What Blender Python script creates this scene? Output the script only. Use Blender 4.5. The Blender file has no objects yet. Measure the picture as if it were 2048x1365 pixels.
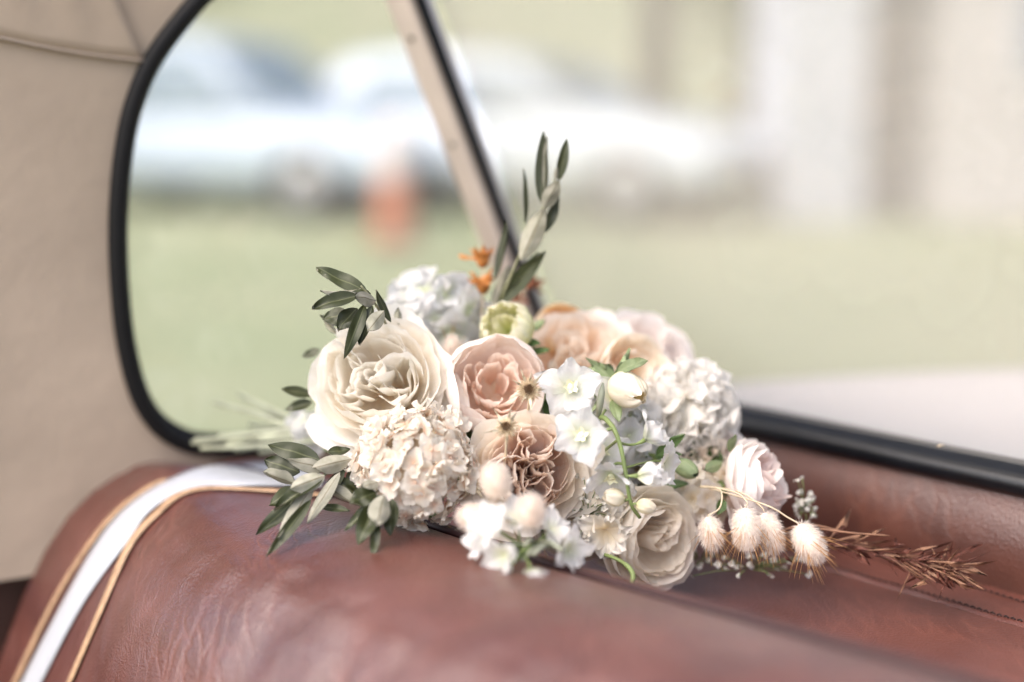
import bpy, bmesh, math, random
from math import sin, cos, pi, radians, sqrt
from mathutils import Vector, Matrix, Quaternion, noise

# ------------------------------------------------------------------ camera, sky, sun, exposure
SC = bpy.context.scene
COL = SC.collection
FPX, PCX, PCY = 2844.0, 1024.0, 682.5          # 50 mm lens on a 36 mm sensor, in photo pixels
PITCH, CAMZ = radians(10.6), 1.23
SP, CP = sin(PITCH), cos(PITCH)
RIGHT, UP, TO = Vector((1, 0, 0)), Vector((0, SP, CP)), Vector((0, -CP, SP))

cam_data = bpy.data.cameras.new('camera')
cam = bpy.data.objects.new('camera', cam_data)
COL.objects.link(cam)
cam.location = (0, 0, CAMZ)
cam.rotation_euler = (pi / 2 - PITCH, 0, 0)
cam_data.lens, cam_data.sensor_width = 50, 36
cam_data.clip_start, cam_data.clip_end = 0.05, 500
cam_data.dof.use_dof = True
cam_data.dof.focus_distance = 0.805
cam_data.dof.aperture_fstop = 1.6
cam_data.dof.aperture_blades = 0
SC.camera = cam

world = bpy.data.worlds.new('World')
SC.world = world
world.use_nodes = True
SUN_EL, SUN_AZ = radians(52), radians(232)       # azimuth: compass angle from +Y, clockwise
wn = world.node_tree
sky = wn.nodes.new('ShaderNodeTexSky')
sky.sky_type = 'NISHITA'
sky.sun_disc = False
sky.sun_elevation, sky.sun_rotation = SUN_EL, SUN_AZ
sky.air_density, sky.dust_density, sky.ozone_density = 0.7, 4.5, 1.0
bg = wn.nodes['Background']
bg.inputs['Strength'].default_value = 0.12
wn.links.new(sky.outputs[0], bg.inputs['Color'])

sun_data = bpy.data.lights.new('sun', 'SUN')
sun_data.energy, sun_data.angle, sun_data.color = 0.8, radians(90), (1, 0.95, 0.88)
sun = bpy.data.objects.new('sun', sun_data)
COL.objects.link(sun)
sdir = Vector((sin(SUN_AZ) * cos(SUN_EL), cos(SUN_AZ) * cos(SUN_EL), sin(SUN_EL)))
sun.rotation_euler = sdir.to_track_quat('Z', 'Y').to_euler()

vs = SC.view_settings
vs.view_transform, vs.look, vs.gamma, vs.use_curve_mapping = 'Standard', 'None', 1.0, False
vs.exposure = 1.56
vs.use_white_balance = True
vs.white_balance_temperature = 6550
SC.cycles.use_denoising = True
SC.cycles.max_bounces = 14
SC.cycles.diffuse_bounces = 12
SC.cycles.transmission_bounces = 12
SC.cycles.transparent_max_bounces = 12

# ------------------------------------------------------------------ helpers
def P(px, py, t):
    """the point seen at photo pixel (px, py) at t metres along the optical axis"""
    u, v = (px - PCX) / FPX, (PCY - py) / FPX
    return Vector((u * t, (CP + v * SP) * t, CAMZ + (-SP + v * CP) * t))

def ray(px, py):
    return (P(px, py, 1.0) - Vector((0, 0, CAMZ)))

def D(r, u, f):
    return (RIGHT * r + UP * u + TO * f).normalized()

def obj(name, data, parent=None, mat=None, loc=None):
    o = bpy.data.objects.new(name, data)
    COL.objects.link(o)
    if parent is not None:
        o.parent = parent
    if loc is not None:
        o.location = loc
    if mat is not None and data is not None:
        for m in (mat if isinstance(mat, (list, tuple)) else [mat]):
            data.materials.append(m)
    return o

def tag(o, label, cat=None, group=None, kind=None):
    o['label'] = label
    if cat: o['category'] = cat
    if group: o['group'] = group
    if kind: o['kind'] = kind
    return o

def mesh(verts, faces, smooth=True, attr=None, mats=None):
    m = bpy.data.meshes.new('m')
    m.from_pydata([tuple(v) for v in verts], [], faces)
    if smooth:
        m.polygons.foreach_set('use_smooth', [True] * len(m.polygons))
    if attr is not None:
        a = m.attributes.new('pt', 'FLOAT_VECTOR', 'POINT')
        flat = [c for p in attr for c in p]
        a.data.foreach_set('vector', flat)
    if mats is not None:
        m.polygons.foreach_set('material_index', mats)
    m.update()
    return m

def gridfaces(n, k, off=0):
    return [(off + i * k + j, off + i * k + j + 1, off + (i + 1) * k + j + 1, off + (i + 1) * k + j)
            for i in range(n - 1) for j in range(k - 1)]

class MB:
    """collects shapes for one mesh"""
    def __init__(s): s.v, s.f, s.a = [], [], []
    def add(s, v, f, a=None):
        o = len(s.v)
        s.v += [Vector(p) for p in v]
        s.f += [tuple(i + o for i in q) for q in f]
        s.a += a if a else [(0.5, 0.5, 0.5)] * len(v)
        return s
    def box(s, c, d, ax=None):
        c = Vector(c); ax = ax or (Vector((1, 0, 0)), Vector((0, 1, 0)), Vector((0, 0, 1)))
        v = [c + ax[0] * d[0] / 2 * i + ax[1] * d[1] / 2 * j + ax[2] * d[2] / 2 * k for i in (-1, 1) for j in (-1, 1) for k in (-1, 1)]
        return s.add(v, [(0, 1, 3, 2), (4, 6, 7, 5), (0, 4, 5, 1), (2, 3, 7, 6), (0, 2, 6, 4), (1, 5, 7, 3)])
    def tube(s, pts, rad, n=8, caps=True, closed=False, squash=None):
        pts = [Vector(p) for p in pts]
        m = len(pts)
        if not isinstance(rad, (list, tuple)): rad = [rad] * m
        tang = [((pts[(i + 1) % m] if closed or i < m - 1 else pts[i]) - (pts[i - 1] if closed or i > 0 else pts[i])).normalized() for i in range(m)]
        nrm = tang[0].orthogonal().normalized()
        v, a = [], []
        for i in range(m):
            nrm = (nrm - tang[i] * nrm.dot(tang[i])).normalized()
            b = tang[i].cross(nrm)
            for j in range(n):
                th = 2 * pi * j / n
                v.append(pts[i] + (nrm * cos(th) + b * sin(th)) * rad[i]); a.append((i / max(1, m - 1), j / n, 0.5))
        f = [(i * n + j, i * n + (j + 1) % n, ((i + 1) % m) * n + (j + 1) % n, ((i + 1) % m) * n + j) for i in range(m if closed else m - 1) for j in range(n)]
        if caps and not closed:
            f += [tuple(range(n - 1, -1, -1)), tuple((m - 1) * n + j for j in range(n))]
        return s.add(v, f, a)
    def ball(s, c, r, nu=10, nv=7, ax=None):
        c = Vector(c); r = (r, r, r) if not isinstance(r, (tuple, list)) else r
        ax = ax or (Vector((1, 0, 0)), Vector((0, 1, 0)), Vector((0, 0, 1)))
        v = [c - ax[2] * r[2]]
        for i in range(1, nv):
            ph = -pi / 2 + pi * i / nv
            for j in range(nu):
                th = 2 * pi * j / nu
                v.append(c + ax[0] * r[0] * cos(ph) * cos(th) + ax[1] * r[1] * cos(ph) * sin(th) + ax[2] * r[2] * sin(ph))
        v.append(c + ax[2] * r[2])
        f = [(0, 1 + (j + 1) % nu, 1 + j) for j in range(nu)]
        for i in range(nv - 2):
            for j in range(nu):
                f.append((1 + i * nu + j, 1 + i * nu + (j + 1) % nu, 1 + (i + 1) * nu + (j + 1) % nu, 1 + (i + 1) * nu + j))
        l = len(v) - 1; b = 1 + (nv - 2) * nu
        f += [(b + j, b + (j + 1) % nu, l) for j in range(nu)]
        return s.add(v, f)
    def mesh(s, smooth=True): return mesh(s.v, s.f, smooth, s.a)
    def build(s, name, mat, parent=None, loc=None, smooth=True): return obj(name, s.mesh(smooth), parent, mat, loc)

def bez(p0, p1, p2, p3, n=12):
    out = []
    for i in range(n + 1):
        t = i / n; q = 1 - t
        out.append(Vector(p0) * q ** 3 + Vector(p1) * 3 * q * q * t + Vector(p2) * 3 * q * t * t + Vector(p3) * t ** 3)
    return out

def catmull(pts, n=8):
    pts = [Vector(p) for p in pts]
    pp = [pts[0] * 2 - pts[1]] + pts + [pts[-1] * 2 - pts[-2]]
    out = []
    for i in range(1, len(pp) - 2):
        a, b, c, d = pp[i - 1], pp[i], pp[i + 1], pp[i + 2]
        for k in range(n):
            t = k / n
            out.append(0.5 * ((2 * b) + (c - a) * t + (2 * a - 5 * b + 4 * c - d) * t * t + (3 * b - a - 3 * c + d) * t ** 3))
    out.append(pts[-1])
    return out

def smooth_interp(xs, ys, x):
    if x <= xs[0]: return ys[0]
    for i in range(len(xs) - 1):
        if x <= xs[i + 1]:
            t = (x - xs[i]) / (xs[i + 1] - xs[i])
            return ys[i] + (ys[i + 1] - ys[i]) * t
    return ys[-1]

# ------------------------------------------------------------------ materials
def newmat(name):
    m = bpy.data.materials.new(name)
    m.use_nodes = True
    nt = m.node_tree
    return m, nt, nt.nodes['Principled BSDF'], nt.nodes['Material Output']

def N(nt, kind, **kw):
    n = nt.nodes.new(kind)
    for k, v in kw.items():
        if k in n.inputs: n.inputs[k].default_value = v
        else: setattr(n, k, v)
    return n

def ramp(nt, stops, src=None):
    r = nt.nodes.new('ShaderNodeValToRGB')
    e = r.color_ramp.elements
    while len(e) < len(stops): e.new(0.5)
    for el, (p, c) in zip(e, stops):
        el.position = p; el.color = (c[0], c[1], c[2], 1)
    if src is not None: nt.links.new(src, r.inputs[0])
    return r

def petal_mat(name, base, mid, tip, transl=0.42, rough=0.6, edge=None, bump=0.25):
    m, nt, bs, out = newmat(name)
    L = nt.links.new
    at = N(nt, 'ShaderNodeAttribute', attribute_name='pt')
    sp = N(nt, 'ShaderNodeSeparateXYZ'); L(at.outputs['Vector'], sp.inputs[0])
    rp = ramp(nt, [(0.0, base), (0.55, mid), (0.95, tip)], sp.outputs[0])
    col = rp.outputs[0]
    oi = N(nt, 'ShaderNodeObjectInfo')
    hs = N(nt, 'ShaderNodeHueSaturation')
    mr = N(nt, 'ShaderNodeMapRange'); mr.inputs[3].default_value, mr.inputs[4].default_value = 0.95, 1.02
    L(oi.outputs['Random'], mr.inputs[0]); L(mr.outputs[0], hs.inputs['Value'])
    mr2 = N(nt, 'ShaderNodeMapRange'); mr2.inputs[3].default_value, mr2.inputs[4].default_value = 1.25, 0.75
    L(oi.outputs['Random'], mr2.inputs[0]); L(mr2.outputs[0], hs.inputs['Saturation'])
    L(col, hs.inputs['Color'])
    # faint blotches and veins of the petal
    tc = N(nt, 'ShaderNodeTexCoord')
    nz = N(nt, 'ShaderNodeTexNoise', Scale=160.0, Detail=4.0)
    L(tc.outputs['Object'], nz.inputs['Vector'])
    mx = N(nt, 'ShaderNodeMix', data_type='RGBA', blend_type='MULTIPLY')
    mx.inputs[0].default_value = 1.0
    r2 = ramp(nt, [(0.25, (0.95, 0.92, 0.88)), (0.6, (1, 1, 1))], nz.outputs['Fac'])
    L(hs.outputs[0], mx.inputs[6]); L(r2.outputs[0], mx.inputs[7])
    mp = N(nt, 'ShaderNodeMapping'); mp.inputs['Scale'].default_value = (5, 22, 1)
    L(at.outputs['Vector'], mp.inputs['Vector'])
    vn = N(nt, 'ShaderNodeTexNoise', Scale=1.6, Detail=3.0); L(mp.outputs[0], vn.inputs['Vector'])
    bp = N(nt, 'ShaderNodeBump', Strength=bump, Distance=0.0012)
    L(vn.outputs['Fac'], bp.inputs['Height'])
    L(mx.outputs[2], bs.inputs['Base Color']); L(bp.outputs[0], bs.inputs['Normal'])
    bs.inputs['Roughness'].default_value = rough
    bs.inputs['Specular IOR Level'].default_value = 0.3
    tr = N(nt, 'ShaderNodeBsdfTranslucent'); L(mx.outputs[2], tr.inputs['Color']); L(bp.outputs[0], tr.inputs['Normal'])
    ms = N(nt, 'ShaderNodeMixShader'); ms.inputs[0].default_value = transl
    L(bs.outputs[0], ms.inputs[1]); L(tr.outputs[0], ms.inputs[2]); L(ms.outputs[0], out.inputs['Surface'])
    return m

def plain(name, c, rough=0.6, spec=0.4, var=0.12, scale=60.0, bump=0.0, transl=0.0, metal=0.0, coat=0.0, bscale=None):
    m, nt, bs, out = newmat(name)
    L = nt.links.new
    tc = N(nt, 'ShaderNodeTexCoord')
    nz = N(nt, 'ShaderNodeTexNoise', Scale=scale, Detail=5.0); L(tc.outputs['Object'], nz.inputs['Vector'])
    lo = tuple(x * (1 - var) for x in c); hi = tuple(min(1, x * (1 + var)) for x in c)
    rp = ramp(nt, [(0.3, lo), (0.7, hi)], nz.outputs['Fac'])
    L(rp.outputs[0], bs.inputs['Base Color'])
    bs.inputs['Roughness'].default_value = rough
    bs.inputs['Specular IOR Level'].default_value = spec
    bs.inputs['Metallic'].default_value = metal
    bs.inputs['Coat Weight'].default_value = coat
    if bump:
        nb = N(nt, 'ShaderNodeTexNoise', Scale=bscale or scale * 4, Detail=4.0); L(tc.outputs['Object'], nb.inputs['Vector'])
        bp = N(nt, 'ShaderNodeBump', Strength=bump, Distance=0.002); L(nb.outputs['Fac'], bp.inputs['Height']); L(bp.outputs[0], bs.inputs['Normal'])
    if transl:
        tr = N(nt, 'ShaderNodeBsdfTranslucent'); L(rp.outputs[0], tr.inputs['Color'])
        ms = N(nt, 'ShaderNodeMixShader'); ms.inputs[0].default_value = transl
        L(bs.outputs[0], ms.inputs[1]); L(tr.outputs[0], ms.inputs[2]); L(ms.outputs[0], out.inputs['Surface'])
    return m

def leaf_mat(name, c, rib, rough=0.45, spec=0.45, transl=0.12):
    m, nt, bs, out = newmat(name)
    L = nt.links.new
    at = N(nt, 'ShaderNodeAttribute', attribute_name='pt')
    sp = N(nt, 'ShaderNodeSeparateXYZ'); L(at.outputs['Vector'], sp.inputs[0])
    ab = N(nt, 'ShaderNodeMath', operation='ABSOLUTE'); L(sp.outputs[1], ab.inputs[0])
    rp = ramp(nt, [(0.0, rib), (0.05, rib), (0.1, c), (0.93, c), (1.0, tuple(x * 0.75 + 0.02 for x in c))], ab.outputs[0])
    tc = N(nt, 'ShaderNodeTexCoord')
    nz = N(nt, 'ShaderNodeTexNoise', Scale=220.0, Detail=5.0); L(tc.outputs['Object'], nz.inputs['Vector'])
    r2 = ramp(nt, [(0.3, (0.78, 0.8, 0.76)), (0.7, (1.1, 1.08, 1.1))], nz.outputs['Fac'])
    mx = N(nt, 'ShaderNodeMix', data_type='RGBA', blend_type='MULTIPLY'); mx.inputs[0].default_value = 1.0
    L(rp.outputs[0], mx.inputs[6]); L(r2.outputs[0], mx.inputs[7])
    oi = N(nt, 'ShaderNodeObjectInfo'); hs = N(nt, 'ShaderNodeHueSaturation')
    mr = N(nt, 'ShaderNodeMapRange'); mr.inputs[3].default_value, mr.inputs[4].default_value = 0.75, 1.25
    L(oi.outputs['Random'], mr.inputs[0]); L(mr.outputs[0], hs.inputs['Value']); L(mx.outputs[2], hs.inputs['Color'])
    bp = N(nt, 'ShaderNodeBump', Strength=0.2, Distance=0.001); L(nz.outputs['Fac'], bp.inputs['Height'])
    L(hs.outputs[0], bs.inputs['Base Color']); L(bp.outputs[0], bs.inputs['Normal'])
    bs.inputs['Roughness'].default_value = rough; bs.inputs['Specular IOR Level'].default_value = spec
    tr = N(nt, 'ShaderNodeBsdfTranslucent'); L(hs.outputs[0], tr.inputs['Color'])
    ms = N(nt, 'ShaderNodeMixShader'); ms.inputs[0].default_value = transl
    L(bs.outputs[0], ms.inputs[1]); L(tr.outputs[0], ms.inputs[2]); L(ms.outputs[0], out.inputs['Surface'])
    return m

def leather_mat(name, lo, hi, rough=0.4, wrinkle=1.0):
    m, nt, bs, out = newmat(name)
    L = nt.links.new
    tc = N(nt, 'ShaderNodeTexCoord')
    nz = N(nt, 'ShaderNodeTexNoise', Scale=14.0, Detail=7.0, Roughness=0.6); L(tc.outputs['Object'], nz.inputs['Vector'])
    rp = ramp(nt, [(0.3, lo), (0.72, hi)], nz.outputs['Fac'])
    # creases: thin worn lines, stretched down the face of the seat
    dn = N(nt, 'ShaderNodeTexNoise', Scale=22.0, Detail=4.0); L(tc.outputs['Object'], dn.inputs['Vector'])
    mxv = N(nt, 'ShaderNodeMix', data_type='VECTOR'); mxv.inputs[0].default_value = 0.03
    L(tc.outputs['Object'], mxv.inputs[4]); L(dn.outputs['Color'], mxv.inputs[5])
    mp = N(nt, 'ShaderNodeMapping'); mp.inputs['Rotation'].default_value = (0, 0, radians(46)); mp.inputs['Scale'].default_value = (1.0, 0.22, 0.22)
    L(mxv.outputs[1], mp.inputs['Vector'])
    vo = N(nt, 'ShaderNodeTexVoronoi', feature='DISTANCE_TO_EDGE', Scale=110.0); L(mp.outputs[0], vo.inputs['Vector'])
    cr = ramp(nt, [(0.0, (0, 0, 0)), (0.12, (1, 1, 1))], vo.outputs['Distance'])
    patch = N(nt, 'ShaderNodeTexNoise', Scale=11.0, Detail=2.0); L(tc.outputs['Object'], patch.inputs['Vector'])
    pr = ramp(nt, [(0.44, (0, 0, 0)), (0.6, (1, 1, 1))], patch.outputs['Fac'])
    cm = N(nt, 'ShaderNodeMix', data_type='RGBA'); cm.inputs[6].default_value = (1, 1, 1, 1)
    L(pr.outputs[0], cm.inputs[0]); L(cr.outputs[0], cm.inputs[7])
    # worn edge colour on the creases
    wm = N(nt, 'ShaderNodeMix', data_type='RGBA'); wm.inputs[6].default_value = (hi[0] * 1.6, hi[1] * 1.9, hi[2] * 2.0, 1)
    L(cm.outputs[2], wm.inputs[0]); L(rp.outputs[0], wm.inputs[7])
    mm = N(nt, 'ShaderNodeMix', data_type='RGBA'); mm.inputs[0].default_value = 0.35
    L(rp.outputs[0], mm.inputs[6]); L(wm.outputs[2], mm.inputs[7])
    L(mm.outputs[2], bs.inputs['Base Color'])
    # pebble grain
    vg = N(nt, 'ShaderNodeTexVoronoi', feature='F1', Scale=620.0); L(mxv.outputs[1], vg.inputs['Vector'])
    b1 = N(nt, 'ShaderNodeBump', Strength=0.5, Distance=0.0006); L(vg.outputs['Distance'], b1.inputs['Height'])
    b2 = N(nt, 'ShaderNodeBump', Strength=0.35 * wrinkle, Distance=0.0008); L(cm.outputs[2], b2.inputs['Height']); L(b1.outputs[0], b2.inputs['Normal'])
    big = N(nt, 'ShaderNodeTexNoise', Scale=30.0, Detail=4.0); L(mp.outputs[0], big.inputs['Vector'])
    b3 = N(nt, 'ShaderNodeBump', Strength=0.4 * wrinkle, Distance=0.003); L(big.outputs['Fac'], b3.inputs['Height']); L(b2.outputs[0], b3.inputs['Normal'])
    L(b3.outputs[0], bs.inputs['Normal'])
    rr = ramp(nt, [(0.3, (rough - 0.06,) * 3), (0.7, (rough + 0.08,) * 3)], nz.outputs['Fac'])
    L(rr.outputs[0], bs.inputs['Roughness'])
    bs.inputs['Specular IOR Level'].default_value = 0.9
    bs.inputs['Coat Weight'].default_value = 0.4
    bs.inputs['Coat Roughness'].default_value = 0.36
    L(b3.outputs[0], bs.inputs['Coat Normal'])
    bs.inputs['Sheen Weight'].default_value = 0.05
    bs.inputs['Sheen Roughness'].default_value = 0.45
    bs.inputs['Sheen Tint'].default_value = (0.95, 0.88, 0.88, 1)
    return m

M = {}
M['leather'] = leather_mat('seat leather', (0.062, 0.0145, 0.0095), (0.120, 0.034, 0.023), rough=0.35, wrinkle=1.35)
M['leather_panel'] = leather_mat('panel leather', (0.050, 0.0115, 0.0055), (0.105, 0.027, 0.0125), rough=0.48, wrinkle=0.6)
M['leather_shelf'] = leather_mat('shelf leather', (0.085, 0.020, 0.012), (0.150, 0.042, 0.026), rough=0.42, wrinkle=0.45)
M['piping'] = plain('dark piping', (0.030, 0.010, 0.010), 0.45, scale=90)
M['thread'] = plain('stitch thread', (0.02, 0.012, 0.012), 0.7)
M['rubber'] = plain('black rubber', (0.006, 0.006, 0.007), 0.6, 0.25, bump=0.1, scale=200)
M['rubber_strip'] = plain('shiny black rubber', (0.003, 0.004, 0.006), 0.28, 0.45, var=0.3, bump=0.06, scale=60)
M['lining'] = plain('beige cloth lining', (0.46, 0.37, 0.29), 0.85, 0.2, var=0.12, scale=7, bump=0.7, bscale=28)
M['trim_dark'] = plain('dark trim', (0.05, 0.02, 0.016), 0.6, scale=30)
M['pillar'] = plain('painted beige metal', (0.62, 0.53, 0.46), 0.45, 0.4, var=0.06, scale=25, bump=0.04)
M['screw'] = plain('dull screw', (0.16, 0.14, 0.12), 0.4, metal=0.8)
M['cream_paint'] = plain('cream car paint', (0.74, 0.67, 0.63), 0.45, 0.3, var=0.04, scale=6, coat=0.0)
M['satin'] = plain('white satin', (0.46, 0.48, 0.52), 0.42, 0.5, var=0.03, scale=120, transl=0.1)
M['gold'] = plain('gold satin', (0.42, 0.27, 0.165), 0.5, 0.4, var=0.25, scale=200, transl=0.1)

def glass_mat(name, haze_film=0.04):
    m, nt, bs, out = newmat(name)
    L = nt.links.new
    nt.nodes.remove(bs)
    tr = N(nt, 'ShaderNodeBsdfTransparent'); tr.inputs[0].default_value = (0.97, 0.98, 0.97, 1)
    gl = N(nt, 'ShaderNodeBsdfGlossy'); gl.inputs['Roughness'].default_value = 0.03
    lw = N(nt, 'ShaderNodeLayerWeight', Blend=0.5)
    pw = N(nt, 'ShaderNodeMath', operation='POWER'); L(lw.outputs['Facing'], pw.inputs[0]); pw.inputs[1].default_value = 5.0
    fr = N(nt, 'ShaderNodeMath', operation='MULTIPLY_ADD'); L(pw.outputs[0], fr.inputs[0]); fr.inputs[1].default_value = 0.9; fr.inputs[2].default_value = 0.045
    m1 = N(nt, 'ShaderNodeMixShader'); L(fr.outputs[0], m1.inputs[0]); L(tr.outputs[0], m1.inputs[1]); L(gl.outputs[0], m1.inputs[2])
    df = N(nt, 'ShaderNodeBsdfDiffuse'); df.inputs[0].default_value = (0.75, 0.72, 0.66, 1)
    # veiling haze put in as an even pale diffuse layer; specks and smears unlinked
    tc = N(nt, 'ShaderNodeTexCoord')
    vo = N(nt, 'ShaderNodeTexVoronoi', Scale=95.0); L(tc.outputs['Object'], vo.inputs['Vector'])
    r1 = ramp(nt, [(0.0, (0.55,) * 3), (0.055, (0.0,) * 3)], vo.outputs['Distance'])
    nz = N(nt, 'ShaderNodeTexNoise', Scale=9.0, Detail=2.0); L(tc.outputs['Object'], nz.inputs['Vector'])
    r2 = ramp(nt, [(0.05, (haze_film * 0.2,) * 3), (0.95, (haze_film * 1.8,) * 3)], nz.outputs['Fac'])
    sel = N(nt, 'ShaderNodeTexNoise', Scale=14.0, Detail=2.0); L(tc.outputs['Object'], sel.inputs['Vector'])
    r3 = ramp(nt, [(0.5, (0, 0, 0)), (0.62, (1, 1, 1))], sel.outputs['Fac'])
    mu = N(nt, 'ShaderNodeMath', operation='MULTIPLY'); L(r1.outputs[0], mu.inputs[0]); L(r3.outputs[0], mu.inputs[1])
    ad = N(nt, 'ShaderNodeMath', operation='ADD'); ad.inputs[0].default_value = 0.0; ad.inputs[1].default_value = haze_film
    m2 = N(nt, 'ShaderNodeMixShader'); L(ad.outputs[0], m2.inputs[0]); L(m1.outputs[0], m2.inputs[1]); L(df.outputs[0], m2.inputs[2])
    L(m2.outputs[0], out.inputs['Surface'])
    return m
M['glass_side'] = glass_mat('side glass', 0.08)
M['glass_rear'] = glass_mat('rear glass', 0.28)

# petals: base / middle / tip colours
M['p_cream'] = petal_mat('cream rose petal', (0.96, 0.79, 0.55), (0.965, 0.925, 0.845), (0.965, 0.95, 0.915))
M['p_pink'] = petal_mat('blush peony petal', (0.95, 0.76, 0.60), (0.965, 0.885, 0.83), (0.97, 0.92, 0.895))
M['p_pink_in'] = petal_mat('coral inner petal', (0.90, 0.60, 0.44), (0.95, 0.81, 0.72), (0.965, 0.885, 0.83))
M['p_mauve_out'] = petal_mat('cream outer petal', (0.93, 0.78, 0.58), (0.96, 0.88, 0.77), (0.96, 0.91, 0.83))
M['p_mauve'] = petal_mat('mauve inner petal', (0.66, 0.42, 0.35), (0.87, 0.73, 0.65), (0.94, 0.86, 0.79))
M['p_peach'] = petal_mat('peach petal', (0.95, 0.62, 0.32), (0.96, 0.84, 0.71), (0.97, 0.91, 0.85))
M['p_orange'] = petal_mat('apricot petal', (0.93, 0.50, 0.16), (0.96, 0.72, 0.40), (0.97, 0.83, 0.60))
M['p_beige'] = petal_mat('beige ranunculus petal', (0.86, 0.56, 0.28), (0.95, 0.82, 0.64), (0.97, 0.91, 0.82))
M['p_blush'] = petal_mat('pale blush petal', (0.95, 0.80, 0.72), (0.96, 0.90, 0.87), (0.97, 0.935, 0.92))
M['p_blush_in'] = petal_mat('dusty pink inner petal', (0.86, 0.60, 0.54), (0.93, 0.77, 0.72), (0.95, 0.86, 0.83))
M['p_white'] = petal_mat('white petal', (0.84, 0.87, 0.66), (0.89, 0.89, 0.88), (0.91, 0.91, 0.91), transl=0.45)
M['p_coolwhite'] = petal_mat('cool white petal', (0.80, 0.85, 0.66), (0.89, 0.90, 0.91), (0.91, 0.92, 0.93), transl=0.45, bump=0.7)
M['p_warmwhite'] = petal_mat('warm white petal', (0.95, 0.92, 0.76), (0.965, 0.95, 0.90), (0.97, 0.96, 0.94), transl=0.5)
M['p_green'] = petal_mat('pale green petal', (0.55, 0.63, 0.20), (0.84, 0.85, 0.52), (0.95, 0.94, 0.80))
M['p_hydra'] = petal_mat('dried hydrangea petal', (0.90, 0.70, 0.56), (0.96, 0.91, 0.82), (0.97, 0.945, 0.89), bump=0.5, transl=0.45)
M['p_bud'] = petal_mat('cream bud petal', (0.72, 0.76, 0.44), (0.93, 0.88, 0.72), (0.95, 0.90, 0.79))
M['p_ivory'] = petal_mat('ivory rose petal', (0.92, 0.82, 0.62), (0.97, 0.925, 0.83), (0.975, 0.945, 0.885))
M['p_taupe'] = petal_mat('taupe inner petal', (0.86, 0.72, 0.56), (0.95, 0.87, 0.76), (0.965, 0.92, 0.84))
M['leaf_dark'] = leaf_mat('olive leaf upper side', (0.036, 0.044, 0.014), (0.10, 0.11, 0.05))
M['leaf_pale'] = leaf_mat('olive leaf underside', (0.36, 0.35, 0.28), (0.20, 0.18, 0.12), rough=0.6, spec=0.3)
M['leaf_mid'] = leaf_mat('fresh leaf', (0.09, 0.16, 0.05), (0.16, 0.22, 0.09))
M['leaf_sage'] = leaf_mat('sage sepal', (0.26, 0.33, 0.17), (0.32, 0.38, 0.22))
M['stem'] = plain('pale green stem', (0.19, 0.25, 0.09), 0.5, 0.4, var=0.25, scale=70)
M['stem_pale'] = plain('whitish green stem', (0.33, 0.35, 0.26), 0.5, 0.4, var=0.2, scale=70)
M['twig'] = plain('olive twig', (0.22, 0.22, 0.13), 0.6, scale=90)
M['straw'] = plain('dry straw', (0.58, 0.48, 0.34), 0.6, scale=90)
M['calyx'] = plain('green calyx', (0.16, 0.22, 0.08), 0.55, scale=90)
M['fur'] = plain('cream fur', (0.92, 0.86, 0.80), 0.8, 0.2, var=0.04, transl=0.5)
M['fur_core'] = plain('tan core', (0.84, 0.74, 0.65), 0.9, 0.1)
M['awn'] = plain('golden awn', (0.50, 0.28, 0.11), 0.5, 0.4, transl=0.2)
M['thistle'] = plain('dry thistle', (0.58, 0.46, 0.30), 0.7, var=0.3, scale=300)
M['thistle_dark'] = plain('dark thistle heart', (0.15, 0.075, 0.03), 0.8, var=0.3, scale=300)
M['bract'] = plain('pale bract', (0.66, 0.60, 0.46), 0.6, var=0.15, scale=200, transl=0.15)
M['dry_orange'] = plain('dry orange bloom', (0.50, 0.20, 0.05), 0.7, var=0.3, scale=200, transl=0.15)
M['dry_brown'] = plain('dry brown bloom', (0.30, 0.12, 0.07), 0.7, var=0.3, scale=200)
M['grass_red'] = plain('dried red grass', (0.105, 0.033, 0.021), 0.6, var=0.45, scale=160)
M['grass_tan'] = plain('dried tan grass', (0.24, 0.125, 0.075), 0.6, var=0.3, scale=160)
M['baby'] = plain('tiny white bloom', (0.82, 0.80, 0.74), 0.7, transl=0.2)
M['centre_y'] = plain('pale yellow centre', (0.93, 0.90, 0.68), 0.6, transl=0.2)
# ------------------------------------------------------------------ the setting: the rear corner of an old car's cabin
RD = Vector((0.6919, -0.7220, 0))        # along the back seat, towards the near side
ND = Vector((0.7220, 0.6919, 0))         # towards the rear window
ZV = Vector((0, 0, 1))
CORNER = Vector((0.04, 1.106, 0.99))     # foot of the pillar between side and rear window
WD = Vector((-0.885, -0.465, 0)).normalized()
PD = Vector((-0.1065, -0.079, 0.292)).normalized()
WN = Vector((WD.y, -WD.x, 0)); WN = WN if WN.dot(-CORNER) > 0 else -WN
EYE_ = Vector((0, 0, CAMZ))
SIDE_N = WD.cross(PD).normalized()
if SIDE_N.dot(EYE_ - CORNER) < 0: SIDE_N = -SIDE_N
REAR_N = RD.cross(PD).normalized()
if REAR_N.dot(Vector((0, 0, 0.9)) - CORNER) < 0: REAR_N = -REAR_N
EYE = Vector((0, 0, CAMZ))

def SN(s, n, z): return RD * s + ND * n + ZV * z

def on_plane(px, py, p0, n):
    d = ray(px, py)
    return EYE + d * ((p0 - EYE).dot(n) / d.dot(n))

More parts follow.
